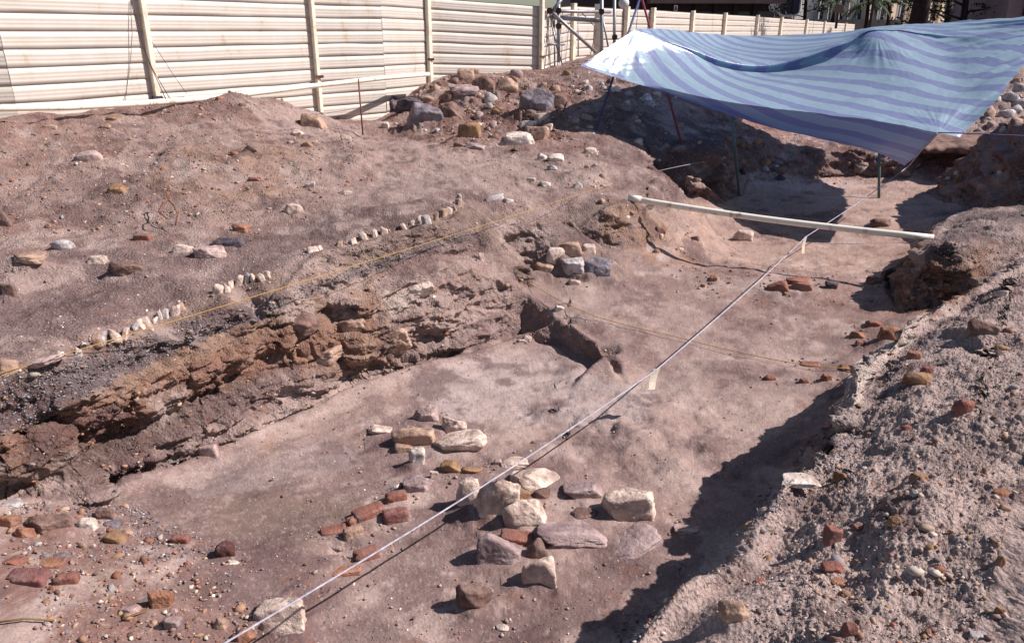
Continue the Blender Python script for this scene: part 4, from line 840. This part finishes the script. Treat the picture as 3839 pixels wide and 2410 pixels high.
pp = [atd(x_, y_, d_) for x_, y_, d_ in [(735, 270, 13.9), (800, 262, 14), (853, 252, 13.3), (900, 240, 14.4), (960, 232, 15)]]
tag(MB().tube(pp, .004, 5).build('cord', m_wire, loc=pp[0]), 'thin cord tied across the rusty stake', 'cord')
# curl of rusty wire on the slope
pp = []
for x_, y_ in [(413, 530), (418, 505), (408, 482), (396, 470), (402, 455), (398, 442), (390, 448), (392, 462), (398, 470), (380, 482), (373, 498), (392, 514)]:
    pp.append(atd(x_, y_, 7.55 if not pp else 7.5+.004*(530-y_)))
tag(MB().tube(pp, .007, 6).build('wire_curl', m_rust, loc=pp[0]), 'curl of rusty wire sticking out of the left slope', 'wire')

# ------------------------------------------------------------------ scaffold frame
so = atd(1360, 140, 20.2)
scaf = empty('scaffold_frame', so, 'grey tube scaffold frame standing in the corner of the hoarding', 'scaffold')
def pole(a, b_, r, name, m=m_steel, root=scaf):
    return part(MB().tube([atd(*a), atd(*b_)], r, 8), name, m, root)
pole((1314, -60, 19.4), (1314, 146, 19.4), .045, 'standard'); pole((1416, -60, 20.4), (1415, 140, 20.4), .05, 'standard'); pole((1446, -60, 21.2), (1445, 140, 21.2), .045, 'standard')
pole((1304, 44, 19.9), (1305, 160, 19.9), .022, 'standard'); pole((1361, 22, 21.3), (1360, 132, 21.3), .018, 'standard')
pole((1258, 26, 19.2), (1436, 29, 20.5), .042, 'ledger'); pole((1275, 39, 19.5), (1408, 49, 20.6), .06, 'ledger'); pole((1272, 105, 19.5), (1328, 105, 19.7), .03, 'ledger')
pole((1290, 22, 19.1), (1401, 123, 20.2), .045, 'brace'); pole((1326, -8, 19.1), (1297, 30, 19.1), .045, 'brace'); pole((1416, 34, 20.6), (1431, 112, 20.8), .025, 'brace'); pole((1290, 30, 19.6), (1322, 150, 19.8), .02, 'brace')
part(MB().box(atd(1407, 70, 20.9), (.22, .06, 1.3)), 'board', m_post, scaf)
for x_, y_, d_ in [(1314, 26, 19.3), (1275, 28, 19.1), (1275, 97, 19.2), (1314, 62, 19.3), (1415, 28, 20.3), (1446, 88, 21.1), (1293, 26, 19)]:
    part(MB().box(atd(x_, y_, d_), (.14, .12, .14), None, .02), 'coupler', m_wire, scaf)
for j, L in enumerate([[(1292, 30, 19.3), (1300, 70, 19.3), (1305, 92, 19.3), (1316, 132, 19.3)], [(1368, 30, 20.9), (1398, 62, 20.9), (1396, 100, 20.9), (1389, 128, 20.9)]]):
    part(MB().tube([atd(*q) for q in L], .012, 6), 'lashing', m_wire, scaf)

# ------------------------------------------------------------------ striped tarpaulin
def cr1(P_, t_):
    n_ = len(P_); t_ = np.clip(t_, 0, n_-1-1e-6); i = t_.astype(int); f = t_-i
    g_ = lambda k: P_[np.clip(k, 0, n_-1)]
    f = f.reshape(f.shape+(1,)*(P_.ndim-1)); a, b_, c, d = g_(i-1), g_(i), g_(i+1), g_(i+2)
    return .5*(2*b_+(c-a)*f+(2*a-5*b_+4*c-d)*f*f+(3*b_-a-3*c+d)*f**3)
G = [[(1370, 152, 12.7), (1415, 122, 12.9), (1488, 74, 13.3), (1492, 72, 13.35), (1495, 70, 13.4), (1498, 68, 13.45)],
     [(1506, 193, 12.9), (1560, 140, 13.4), (1612, 122, 13.9), (1612, 108, 13.95), (1590, 90, 14.5), (1575, 70, 14.9)],
     [(1693, 236, 12.5), (1700, 190, 13.4), (1712, 162, 14.2), (1712, 141, 14.25), (1700, 110, 16), (1690, 82, 16.9)],
     [(1881, 262, 12.0), (1860, 205, 13.1), (1830, 169, 14.3), (1826, 146, 14.35), (1830, 112, 15.8), (1840, 84, 17)],
     [(2068, 285, 11.2), (2050, 210, 12.4), (1990, 122, 13.9), (1985, 101, 13.95), (1985, 88, 15.2), (1985, 75, 16)],
     [(2160, 303, 10.8), (2150, 200, 12.2), (2064, 78, 13.8), (2060, 71, 13.9), (2060, 68, 14.6), (2060, 65, 15.2)],
     [(2210, 312, 10.6), (2250, 200, 12), (2220, 100, 13.4), (2215, 80, 13.6), (2210, 62, 14.2), (2210, 54, 14.6)],
     [(2258, 324, 10.6), (2330, 250, 11), (2412, 150, 11.8), (2470, 90, 12.3), (2480, 50, 12.8), (2495, 28, 13.2)]]
GP = np.array([[atd(*q) for q in c_] for c_ in G])
NU, NV = 340, 220
uu = np.linspace(0, 7, NU); vv = np.linspace(0, 5, NV)
A_ = cr1(GP, uu); TS = cr1(np.swapaxes(A_, 0, 1), vv)      # NV x NU x 3
def tnorm(S_):
    a = np.gradient(S_, axis=0); b_ = np.gradient(S_, axis=1); n_ = np.cross(b_, a); n_ /= np.linalg.norm(n_, axis=-1, keepdims=True)+1e-9
    n_[n_[..., 2] < 0] *= -1; return n_
def wrinkles(S_):
    n_ = tnorm(S_)
    out = np.zeros(S_.shape[:2])
    for (tip, far, freq, am) in [(GP[7][3]+np.array([1.2, 0, .3]), 6.5, 26, .036), (GP[0][5], 3.0, 14, .010), (GP[5][2], 1.6, 22, .010), (GP[0][0], 2.2, 12, .008), (GP[6][0], 1.6, 22, .007)]:
        d = S_-tip; r_ = np.linalg.norm(d, axis=-1); th = np.arctan2(d[..., 1], d[..., 0])+.35*np.arctan2(d[..., 2], d[..., 0])
        out += am*noise(th*freq*.5, r_*.5, seed=int(freq))*np.clip(1-r_/far, 0, 1)*np.clip(r_*1.4, 0, 1)*1.4
        out += am*.5*noise(th*freq*1.3, r_*.9, seed=int(freq)+1)*np.clip(1-r_/far, 0, 1)*np.clip(r_*1.4, 0, 1)
    out += .010*fbm(S_[..., 0]*1.8, S_[..., 1]*5, o=4, seed=201)+.0035*fbm(S_[..., 0]*14, S_[..., 1]*14, o=3, seed=203)
    return S_+n_*out[..., None]
m_tarp, t, b = mat_base('striped_tarpaulin', .29, 1.0)
tc = N(t, 'ShaderNodeTexCoord'); dt = N(t, 'ShaderNodeVectorMath', operation='DOT_PRODUCT'); dt.inputs[1].default_value = (.84, .54, 0)
at = N(t, 'ShaderNodeAttribute', attribute_name='stripe')
fr = N(t, 'ShaderNodeMath', operation='FRACT'); t.links.new(at.outputs['Fac'], fr.inputs[0])
cr = N(t, 'ShaderNodeValToRGB'); cr.color_ramp.interpolation = 'CONSTANT'
cA, cB, cL = s2l((168, 194, 212)), s2l((146, 158, 196)), s2l((182, 198, 216))
e = cr.color_ramp.elements; e[0].position = 0; e[0].color = (*cA, 1); e[1].position = .48; e[1].color = (*cL, 1)
q_ = e.new(.52); q_.color = (*cB, 1); q_ = e.new(.97); q_.color = (*cL, 1)
t.links.new(fr.outputs[0], cr.inputs[0])
tn = N(t, 'ShaderNodeTexNoise', Scale=120.0, Detail=3.0); t.links.new(tc.outputs['Object'], tn.inputs['Vector'])
mr = N(t, 'ShaderNodeMapRange'); mr.inputs[3].default_value = .86; mr.inputs[4].default_value = 1.14; t.links.new(tn.outputs[0], mr.inputs[0])
mx = N(t, 'ShaderNodeMix', data_type='RGBA', blend_type='MULTIPLY'); mx.inputs[0].default_value = 1; t.links.new(cr.outputs[0], mx.inputs[6]); t.links.new(mr.outputs[0], mx.inputs[7])
t.links.new(mx.outputs[2], b.inputs['Base Color'])
bp = N(t, 'ShaderNodeBump', Strength=.5, Distance=.004); t.links.new(tn.outputs[0], bp.inputs['Height']); t.links.new(bp.outputs[0], b.inputs['Normal'])
tr = N(t, 'ShaderNodeBsdfTranslucent'); sa_m = N(t, 'ShaderNodeMix', data_type='RGBA', blend_type='MULTIPLY'); sa_m.inputs[0].default_value = 1; sa_m.inputs[7].default_value = (.30, .58, 1.0, 1); t.links.new(mx.outputs[2], sa_m.inputs[6]); t.links.new(sa_m.outputs[2], tr.inputs[0]); ms = N(t, 'ShaderNodeMixShader'); ms.inputs[0].default_value = .34
t.links.new(b.outputs[0], ms.inputs[1]); t.links.new(tr.outputs[0], ms.inputs[2]); t.links.new(ms.outputs[0], t.nodes['Material Output'].inputs[0])
TARP0 = GP[3][2].copy()
tarp = empty('tarpaulin', TARP0, 'blue and lilac striped plastic tarpaulin stretched over the far pit', 'tarpaulin')
def sheet(name, S_, stripe):
    nv, nu = S_.shape[:2]; I = np.arange(nv*nu).reshape(nv, nu)
    F_ = np.stack([I[:-1, :-1], I[:-1, 1:], I[1:, 1:], I[1:, :-1]], -1).reshape(-1, 4)
    o = mesh_obj(name, (S_-TARP0).reshape(-1, 3), F_, m_tarp, tarp)
    a = o.data.attributes.new('stripe', 'FLOAT', 'POINT'); a.data.foreach_set('value', stripe.ravel().astype(np.float32)); return o
TW = wrinkles(TS)
U_, V_ = np.meshgrid(uu, vv)
# cloth coordinate across the stripes: distance from the front edge, measured on the sheet
seg = np.linalg.norm(np.diff(TS, axis=0), axis=-1); arc = np.concatenate([np.zeros((1, NU)), np.cumsum(seg, axis=0)])
stripe = (.84*TS[..., 0]+.54*TS[..., 1])
stripe = stripe+.0*arc
sheet('canopy', TW, stripe/.47)
flp = [(1370, 152, 12.7), (1450, 181, 12.8), (1581, 225, 13.0), (1716, 270, 12.9), (1843, 307, 12.7), (1975, 337, 12.4), (2068, 362, 12.0), (2100, 377, 11.9), (2128, 390, 11.8)]
FB = cr1(np.array([atd(*q) for q in flp]), np.linspace(0, 8, NU)); ft = TW[0]
ku = np.interp(np.linspace(0, 1, NU), [0, 1], [0, 6/7*(NU-1)]); FT = np.stack([np.interp(ku, np.arange(NU), ft[:, k]) for k in range(3)], -1)
sv_ = np.linspace(0, 1, 40)[:, None, None]; FS = FT[None]*(1-sv_)+FB[None]*sv_
bow = (np.sin(np.pi*sv_[..., 0])*.10)[..., None]*np.array([-.3, -.6, -.2]); FS = FS+bow+(np.array([0, 0, 1.])*(.02*fbm(FS[..., 0]*2, FS[..., 2]*6, o=3, seed=211)*sv_[..., 0])[..., None])
st0 = (.84*FT[..., 0]+.54*FT[..., 1])
sheet('flap', FS, (st0[None]-sv_[..., 0]*np.linalg.norm(FB-FT, axis=-1)[None])/.47)
# poles that carry it
m_blue = mat_simple('blue_paint', s2l((58, 66, 106)), .5, .4, .08, 8); m_red = mat_simple('red_paint', s2l((122, 40, 54)), .5, .4, .08, 8); m_green = mat_simple('green_grey_paint', s2l((92, 112, 106)), .55, .4, .12, 8)
def standing_pole(foot, top, r, m, label):
    f_ = ground(*foot); f_ = f_-np.array([0, 0, .12]); tp = top
    return tag(MB().tube([f_, tp], r, 10).build('tent_pole', m, loc=f_), label, 'pole')
gb = ground(1395, 310); gr_ = ground(1612, 350)
db, dr_ = project(gb)[2], project(gr_)[2]
apex_d = 14.9
standing_pole((1395, 310), atd(1509, -14, apex_d), .022, m_blue, 'slanting blue pole carrying the left end of the tarpaulin')
standing_pole((1612, 350), atd(1507, -14, apex_d+.08), .022, m_red, 'slanting red pole crossing the blue one above the tarpaulin')
standing_pole((1743, 465), atd(1720, 255, 13.6), .024, m_green, 'grey green pole near the dark cliff, under the tarpaulin')
standing_pole((2070, 466), atd(2069, 340, 13.4), .024, m_green, 'green pole standing on the far floor under the tarpaulin tip')
m_rope = mat_simple('pale_rope', s2l((186, 178, 172)), .8, .2, .1, 30); m_blrope = mat_simple('dark_rope', s2l((70, 74, 110)), .8, .2, .1, 30)
def rope(name, L, r, m, label, cat='rope'):
    pp = [atd(*q) for q in L]; return tag(MB().tube(pp, r, 6).build(name, m, loc=pp[0]), label, cat)
rope('guy_rope', [(2207, 312, 10.55), (2300, 315, 10.5), (2460, 322, 10.4)], .008, m_blrope, 'dark guy rope running right from the front corner of the tarpaulin')
rope('guy_rope', [(2205, 314, 10.6), (2170, 352, 11), (2140, 388, 11.5), (2124, 405, 11.7)], .010, m_rope, 'pale rope hanging from the front corner of the tarpaulin')
rope('guy_rope', [(1507, -10, 14.6), (1500, 30, 14), (1497, 68, 13.45)], .005, m_blrope, 'short rope hanging the tarpaulin peak from the crossed poles')

# ------------------------------------------------------------------ pipe, survey tape, strings
pa, pb = ground(1487, 474), ground(2194, 562)
pa = atd(1480, 470, project(pa)[2])+np.array([0, 0, .02]); pb = atd(2196, 562, project(pb)[2])+np.array([0, 0, .01])
mb = MB(); q_ = [pa+(pb-pa)*k for k in np.linspace(0, 1, 12)]
for i, k in enumerate(np.linspace(0, 1, 12)): q_[i] = q_[i]-np.array([0, 0, .035*math.sin(math.pi*k)])
pipe = empty('plastic_pipe', pa, 'thick cream plastic pipe bridging the pit from bank to bank', 'pipe')
part(mb.tube(q_, .038, 16), 'tube', m_pvc, pipe)
part(MB().tube([pa-(pb-pa)*.002, pa+(pb-pa)*.045], .046, 16), 'socket', m_pvc, pipe)
T0, T1, T2, T3 = atz(430, 1570, .46), atz(1547, 867, .50), atz(1897, 556, .58), atd(2136, 392, 12.0)
def sag(a, b_, s_, n_=14): return [a+(b_-a)*k-np.array([0, 0, s_*math.sin(math.pi*k)]) for k in np.linspace(0, 1, n_)]
m_tape = mat_simple('white_tape', s2l((186, 182, 190)), .6, .3, .1, 25, 0, 0, 40, col2=s2l((150, 146, 160)))
tp = sag(T0, T1, .05)+sag(T1, T2, .03)[1:]+sag(T2, T3, .03)[1:]
tag(MB().tube(tp, .0072, 6, .003).build('survey_tape', m_tape, loc=T0), 'white survey tape stretched diagonally across the whole trench', 'tape')
m_tag = mat_simple('paper_tag', s2l((250, 240, 228)), .8, .2, .02, 12, col2=s2l((240, 230, 214)))
def paper(c, w_, h_, rz, tilt, label):
    M_ = Matrix.Translation(Vector(c)) @ Matrix.Rotation(rz, 4, 'Z') @ Matrix.Rotation(tilt, 4, 'Y')
    bm = bmesh.new(); n_ = 6; rows = []
    for i in range(n_+1):
        k = i/n_; rows.append([bm.verts.new(M_ @ Vector((sx_*w_/2, .012*math.sin(k*3)+.004, -k*h_))) for sx_ in (-1, 1)])
    for i in range(n_): bm.faces.new((rows[i][0], rows[i][1], rows[i+1][1], rows[i+1][0]))
    r_ = bmesh.ops.solidify(bm, geom=bm.faces[:], thickness=.0012)
    bmesh.ops.translate(bm, vec=-Vector(c), verts=bm.verts)
    me = bpy.data.meshes.new('paper_tag'); bm.to_mesh(me); bm.free(); me.materials.append(m_tag)
    o = bpy.data.objects.new('paper_tag', me); SC.collection.objects.link(o); o.location = c; tag(o, label, 'tag'); return o
paper(T1, .10, .175, .8, .30, 'cream paper tag folded over the survey tape in the middle of the trench')
paper(T2, .085, .22, .8, .05, 'white paper tag hanging from the tape just under the plastic pipe')
m_yel = mat_simple('yellow_string', s2l((186, 146, 84)), .8, .2, .1, 30); m_yel2 = mat_simple('dull_yellow_string', s2l((170, 140, 78)), .8, .2, .1, 30)
pp = [ground(0, 884)+np.array([0, 0, .07]), ground(1430, 437)+np.array([0, 0, .03])]
ya, yb = atd(-60, 897, project(pp[0])[2]-.12), atd(1440, 432, project(pp[1])[2])
tag(MB().tube(sag(ya, yb, .02), .003, 6).build('marker_string', m_yel, loc=ya), 'taut yellow string along the lip of the long cut', 'string')
pp = []
for x_, y_ in [(1215, 640), (1250, 676), (1330, 722), (1400, 752), (1480, 774), (1600, 802), (1700, 828), (1800, 850), (1900, 868), (2008, 876)]:
    pp.append(ground(x_, y_)+np.array([0, 0, .035]))
pp = [Vector(p_) for p_ in pp]
tag(MB().tube(pp, .0035, 6).build('marker_string', m_yel2, loc=pp[0]), 'slack dull yellow string lying across the middle shelf to the right bank', 'string')
rope('marker_string', [(1522, 408, 11.6), (1600, 391, 12.4), (1692, 374, 13.2)], .004, m_rope, 'white string along the foot of the shaded cliff', 'string')
rope('marker_string', [(2136, 392, 12.0), (2030, 470, 11.3), (1940, 528, 10.9)], .004, m_rope, 'thin white string beside the far end of the survey tape', 'string')
# dry twigs and roots
m_twig = mat_simple('dry_twig', s2l((130, 104, 72)), .9, .1, .1, 20)
for L, lab in [([(1068+1000, 838), (2085, 822), (2108, 806), (2122, 797)], 'black twig standing on the floor near the right bank'), ([(0, 1470), (60, 1462), (130, 1466)], 'yellow dry root at the lower left edge'), ([(290, 1462), (345, 1444), (358, 1425), (352, 1405)], 'dry forked root near the lower left')]:
    pp = [Vector(ground(*q)+np.array([0, 0, .02])) for q in L]
    tag(MB().tube(pp, .005, 5).build('twig', m_twig, loc=pp[0]), lab, 'twig')
# dark roots poking out of the right bank
# ------------------------------------------------------------------ street beyond the hoarding
m_white = mat_simple('white_wall', s2l((226, 220, 214)), .8, .2, .05, .6, 0, 0, 40, col2=s2l((178, 170, 166)))
m_shop = mat_simple('shaded_shopfront', s2l((52, 38, 44)), .6, .4, .2, .5); m_glass = mat_simple('dark_glass', s2l((58, 56, 76)), .2, .6, .1, 1); m_frame = mat_simple('white_frame', s2l((214, 214, 214)), .5, .4, .04, 3)
m_black = mat_simple('black_metal', s2l((42, 38, 42)), .6, .3, .1, 4); m_bark = mat_simple('bark', s2l((48, 38, 42)), .95, .1, .2, 5, .02, 0, 12); m_leaf = mat_simple('leaf', s2l((58, 74, 44)), .7, .3, .3, 2); m_leafd = mat_simple('dark_leaf', s2l((38, 50, 34)), .7, .3, .3, 2)
m_awn = mat_simple('awning', s2l((122, 108, 104)), .8, .2, .1, 1)
def X_(px, Y): return (px-W0/2)/FPX*(Y*CT-(-1)*ST)*1.0 if False else ray(px, 60)[0]*(Y/ray(px, 60)[1])
def Z_(py, Y): r = ray(W0/2, py); return CZ+r[2]*(Y/r[1])
def bld(name, Y, px0, px1, ztop, depth, mat, label):
    x0, x1 = X_(px0, Y), X_(px1, Y); r = empty(name, ((x0+x1)/2, Y, 1.9), label, 'building')
    part(MB().box(((x0+x1)/2, Y+depth/2, (ztop+1.8)/2), (x1-x0, depth, ztop-1.8)), 'wall', mat, r); return r
def win(r, Y, px0, px1, py0, py1, round_=True):
    x0, x1 = X_(px0, Y), X_(px1, Y); z1, z0 = Z_(py0, Y), Z_(py1, Y); w_ = x1-x0; rad = w_*.28; t_ = .10
    pts_ = [(x0, z1), (x0, z0+rad)]+[(x0+rad-rad*math.cos(a_), z0+rad-rad*math.sin(a_)) for a_ in np.linspace(0, math.pi/2, 6)[1:]]+[(x1-rad+rad*math.sin(a_), z0+rad-rad*math.cos(a_)) for a_ in np.linspace(0, math.pi/2, 6)]+[(x1, z1)]
    f = part(MB().tube([(p_[0], Y-.12, p_[1]) for p_ in pts_]+[(x0, Y-.12, z1)], t_, 6), 'window', m_frame, r)
    bm = MB(); vs_ = [bm.bm.verts.new((p_[0], Y-.06, p_[1])) for p_ in pts_]; bm.bm.faces.new(vs_)
    ge = bmesh.ops.extrude_face_region(bm.bm, geom=bm.bm.faces[:]); bmesh.ops.translate(bm.bm, vec=(0, .03, 0), verts=[v for v in ge['geom'] if isinstance(v, bmesh.types.BMVert)])
    bmesh.ops.translate(bm.bm, vec=-r.location, verts=bm.bm.verts); g_ = bm.build('pane', m_glass, f)
    return f
shop = bld('shop_arcade', 62, 1340, 1800, 6.5, 12, m_shop, 'long dark shop arcade in deep shade behind the receding hoarding')  # the arcade's deep shade is put into its dark wall colour
x0, x1 = X_(1520, 61.5), X_(1830, 61.5)
part(MB().box(((x0+x1)/2, 61, Z_(3, 61)), (x1-x0, 1.6, .35)), 'awning', m_awn, shop)
for px in range(1500, 1800, 46): part(MB().box((X_(px, 61.2), 61.6, 3.6), (.35, .35, 4)), 'pillar', m_black, shop)
for px in range(1512, 1790, 46): part(MB().box((X_(px+10, 61.9), 61.93, 4.1), (1.3, .1, .5)), 'window', m_glass, shop)
m_sunlit = mat_simple('lit_wall', s2l((226, 206, 180)), .8, .2, .04, .6)  # sunlit facets of the office wall, sunlight put into the colour
fac = bld('white_office_building', 95, 1745, 2420, 11, 14, m_white, 'pale office building with rounded windows behind the trees')
for px0, px1, py1 in [(2020, 2050, 58), (2056, 2072, 56), (1895, 1908, 50), (2098, 2112, 55), (2120, 2136, 54), (2185, 2200, 52), (2215, 2245, 48), (2260, 2285, 46), (1750, 1766, 36), (2300, 2325, 44), (1985, 2000, 50)]:
    win(fac, 95, px0, px1, -26, py1)
for px in (1776, 1880, 1940, 2010, 2090, 2150, 2205, 2250): part(MB().box((X_(px, 94.6), 94.5, 5.5), (.7, .5, 7.4)), 'pilaster', m_sunlit if px % 4 else m_glass, fac)
part(MB().box(((X_(1745, 94)+X_(2100, 94))/2, 93.6, 3.0), (X_(2100, 94)-X_(1745, 94), 1.2, 2.3)), 'plinth', m_black, fac)
kb = bld('grey_kiosk', 48, 2362, 2500, 6.6, 6, mat_simple('grey_render', s2l((122, 110, 118)), .8, .2, .1, 1), 'grey rendered kiosk wall at the top right corner')
part(MB().box((X_(2425, 47.9), 47.9, 4.2), (X_(2450, 48)-X_(2403, 48), .1, 3.4)), 'door', m_black, kb)
part(MB().box((X_(2425, 47.9), 47.8, 6.2), (X_(2520, 48)-X_(2350, 48), .9, .5)), 'eaves', m_white, kb)
fac.rotation_euler.z = math.radians(24)
# large dark window board with a white rounded frame on poles
wb = empty('framed_sign_board', (X_(1853, 70), 70, 2), 'dark sign board with a white rounded frame above the hoarding', 'sign')
win(wb, 70, 1826, 1876, -40, 38)
for px in (1836, 1866): part(MB().tube([(X_(px, 70), 70.1, 1.9), (X_(px, 70), 70.1, Z_(30, 70))], .06, 6), 'leg', m_black, wb)
for px in (1843, 1858): part(MB().box((X_(px, 70), 69.85, Z_(8, 70)), (.10, .05, 1.6)), 'mullion', m_black, wb)
def street_sign(px, Y, py0, py1, pyb, wpx, mb_, label, name='street_sign', red=False):
    x = X_(px, Y); r = empty(name, (x, Y, 1.9), label, 'sign')
    part(MB().tube([(x, Y, Z_(pyb, Y) if pyb > 60 else 1.9), (x, Y, Z_(py0, Y))], .09, 8), 'post', m_black, r)
    w_ = X_(px+wpx/2, Y)-X_(px-wpx/2, Y); part(MB().box((x, Y-.12, (Z_(py0, Y)+Z_(py1, Y))/2), (w_, .08, Z_(py0, Y)-Z_(py1, Y)), None, .03), 'board', mb_, r)
    if red: part(MB().box((x, Y-.18, Z_((py0*2+py1)/3, Y)), (w_*.4, .03, .2)), 'mark', m_red, r); part(MB().box((x, Y-.18, Z_((py0+py1*2.6)/3.6, Y)), (w_*.7, .03, .12)), 'stripe', m_red, r)
    return r
street_sign(1967, 58, 11, 32, 68, 20, mat_simple('brown_board', s2l((120, 98, 92)), .7, .3, .06, 2), 'brown square sign board on a dark post above the hoarding')
street_sign(1586, 56, 13, 27, 40, 8, m_frame, 'small white sign with red marks in front of the dark arcade', red=True)
ball = tag(MB().box((0, 0, 0), (.01, .01, .01)).build('tmp', m_white), 'x', 'x'); bpy.data.objects.remove(ball)
lg = empty('globe_lamp', (X_(1625-1, 50), 50, 1.9), 'round white globe lamp on a thin post over the hoarding', 'street lamp'); bpy.data.objects.remove(lg)
def globe(px, py, Y, label):
    x = X_(px, Y); r = empty('globe_lamp', (x, Y, 1.9), label, 'street lamp')
    part(MB().tube([(x, Y, 1.9), (x, Y, Z_(py, Y))], .05, 8), 'post', m_black, r)
    bm = MB(); bmesh.ops.create_icosphere(bm.bm, subdivisions=3, radius=.26); bmesh.ops.translate(bm.bm, vec=(x, Y, Z_(py-2, Y)), verts=bm.bm.verts)
    for f in bm.bm.faces: f.smooth = True
    part(bm, 'globe', m_frame, r)
globe(1465, 10, 40, 'white globe lamp peeping over the hoarding beside the scaffold')
for k, px in enumerate((1654, 1760, 2046)):
    x = X_(px, 66-k*3); o = MB().tube([(x, 66-k*3, 1.9), (x, 66-k*3, 10)], .10, 8).build('lamp_post', m_black, loc=(x, 66-k*3, 1.9)); 
    tag(o, ['thin dark lamp post in front of the shop arcade', 'thin dark lamp post between the arcade and the framed board', 'thin dark lamp post before the white office building'][k], 'lamp post')
def tree(px, Y, r0, h, seed, label, spread=3.0, nbr=9, leaves=900, lm=m_leafd, z0=1.9, name='tree', low=2.6):
    R_ = random.Random(seed); x = X_(px, Y); root = empty(name, (x, Y, z0), label, 'tree'); mb = MB()
    mb.tube([(x, Y, z0-.2), (x+.05, Y, z0+h*.3), (x-.1, Y, z0+h*.6), (x, Y, z0+h)], [r0*1.25, r0, r0*.8, r0*.35], 10)
    tips = []
    for i in range(nbr):
        zb = z0+low+(h*.9-low)*i/nbr; a = R_.uniform(0, 6.28) if i > 3 else (0.1 if i % 2 else 3.0)+R_.uniform(-.3, .3); L_ = spread*R_.uniform(.7, 1.2)
        p0 = np.array([x, Y, zb]); q_ = [p0]
        for k in range(5): p0 = p0+np.array([math.cos(a), math.sin(a)*.5, R_.uniform(-.05, .45)])*L_/5; a += R_.uniform(-.5, .5); q_.append(p0.copy())
        mb.tube(q_, [r0*.4, r0*.3, r0*.24, r0*.18, r0*.12, r0*.05], 6); tips += q_[2:]
        for k in (2, 3, 4):
            p1 = q_[k]; a2 = a+R_.uniform(-1.3, 1.3); s2 = [p1]
            for j in range(3): p1 = p1+np.array([math.cos(a2), math.sin(a2)*.5, R_.uniform(-.2, .5)])*L_/7; s2.append(p1.copy())
            mb.tube(s2, [r0*.16, r0*.1, r0*.07, r0*.03], 5); tips += s2[1:]
    part(mb, 'trunk', m_bark, root)
    T_ = np.array(tips); rg = np.random.default_rng(seed); k = rg.integers(0, len(T_), leaves); c = T_[k]+rg.normal(size=(leaves, 3))*np.array([.42, .42, .3])
    a = rg.normal(size=(leaves, 3)); a /= np.linalg.norm(a, axis=1, keepdims=True); b_ = np.cross(a, rg.normal(size=(leaves, 3))); b_ /= np.linalg.norm(b_, axis=1, keepdims=True); s_ = rg.uniform(.06, .17, (leaves, 1))
    V = np.stack([c-a*s_, c+b_*s_*.5, c+a*s_, c-b_*s_*.5], 1).reshape(-1, 3)-np.array(root.location); F_ = np.arange(leaves*4).reshape(-1, 4)
    mesh_obj('crown', V, F_, lm, root, smooth=False)
tree(2157, 42, .42, 8, 5, 'tree with a very thick dark trunk right of the tarpaulin peak', 3.2, 10, 1500, low=3.4)
tree(2262, 50, .20, 6, 8, 'gnarled dark tree with twisting branches left of the kiosk', 3.4, 12, 1500, low=1.0)
tree(2330, 54, .20, 6, 12, 'second gnarled tree close beside the grey kiosk', 3.0, 12, 1500, low=1.0)
tree(2225, 62, .22, 6, 31, 'gnarled tree just right of the thick trunk', 3.0, 11, 1200, low=1.2)
tree(1890, 72, .16, 7, 14, 'leafy tree beside the framed sign board', 2.2, 8, 900, m_leaf, low=2.2)
tree(1800, 66, .14, 7, 17, 'dark bushy tree left of the framed sign board', 2.2, 9, 1300, low=2.0)
def palm(px, Y, h, seed, label):
    R_ = random.Random(seed); x = X_(px, Y); root = empty('palm_tree', (x, Y, 1.9), label, 'palm tree')
    part(MB().tube([(x, Y, 1.8), (x+.1, Y, 1.9+h/2), (x, Y, 1.9+h)], [.24, .18, .15], 8), 'trunk', m_bark, root)
    V = []; F_ = []
    for i in range(15):
        a = i*2.4; L_ = R_.uniform(1.7, 2.5); el = R_.uniform(-.1, 1.0); p0 = np.array([x, Y, 1.9+h]); pr = p0
        d_ = np.array([math.cos(a)*math.cos(el), math.sin(a)*math.cos(el), math.sin(el)])
        for k in range(10):
            q_ = pr+d_*L_/10; d_ = d_+np.array([0, 0, -.16]); d_ /= np.linalg.norm(d_); side = np.cross(d_, [0, 0, 1]); side /= np.linalg.norm(side)+1e-6
            for s_ in (-1, 1):
                tipp = q_+side*s_*.42*(1-abs(k-4)/9)+np.array([0, 0, -.22])+d_*.15; b0_ = len(V); V += [pr, q_, tipp]; F_.append((b0_, b0_+1, b0_+2))
            pr = q_
    mesh_obj('crown', np.array(V)-np.array(root.location), np.array(F_), m_leaf, root, smooth=False)
palm(1955, 76, 3.7, 3, 'palm tree behind the brown square sign'); palm(2035, 70, 3.3, 4, 'palm tree between the brown sign and the thick trunk'); palm(2085, 80, 3.6, 6, 'small palm tree nearest the thick trunk')
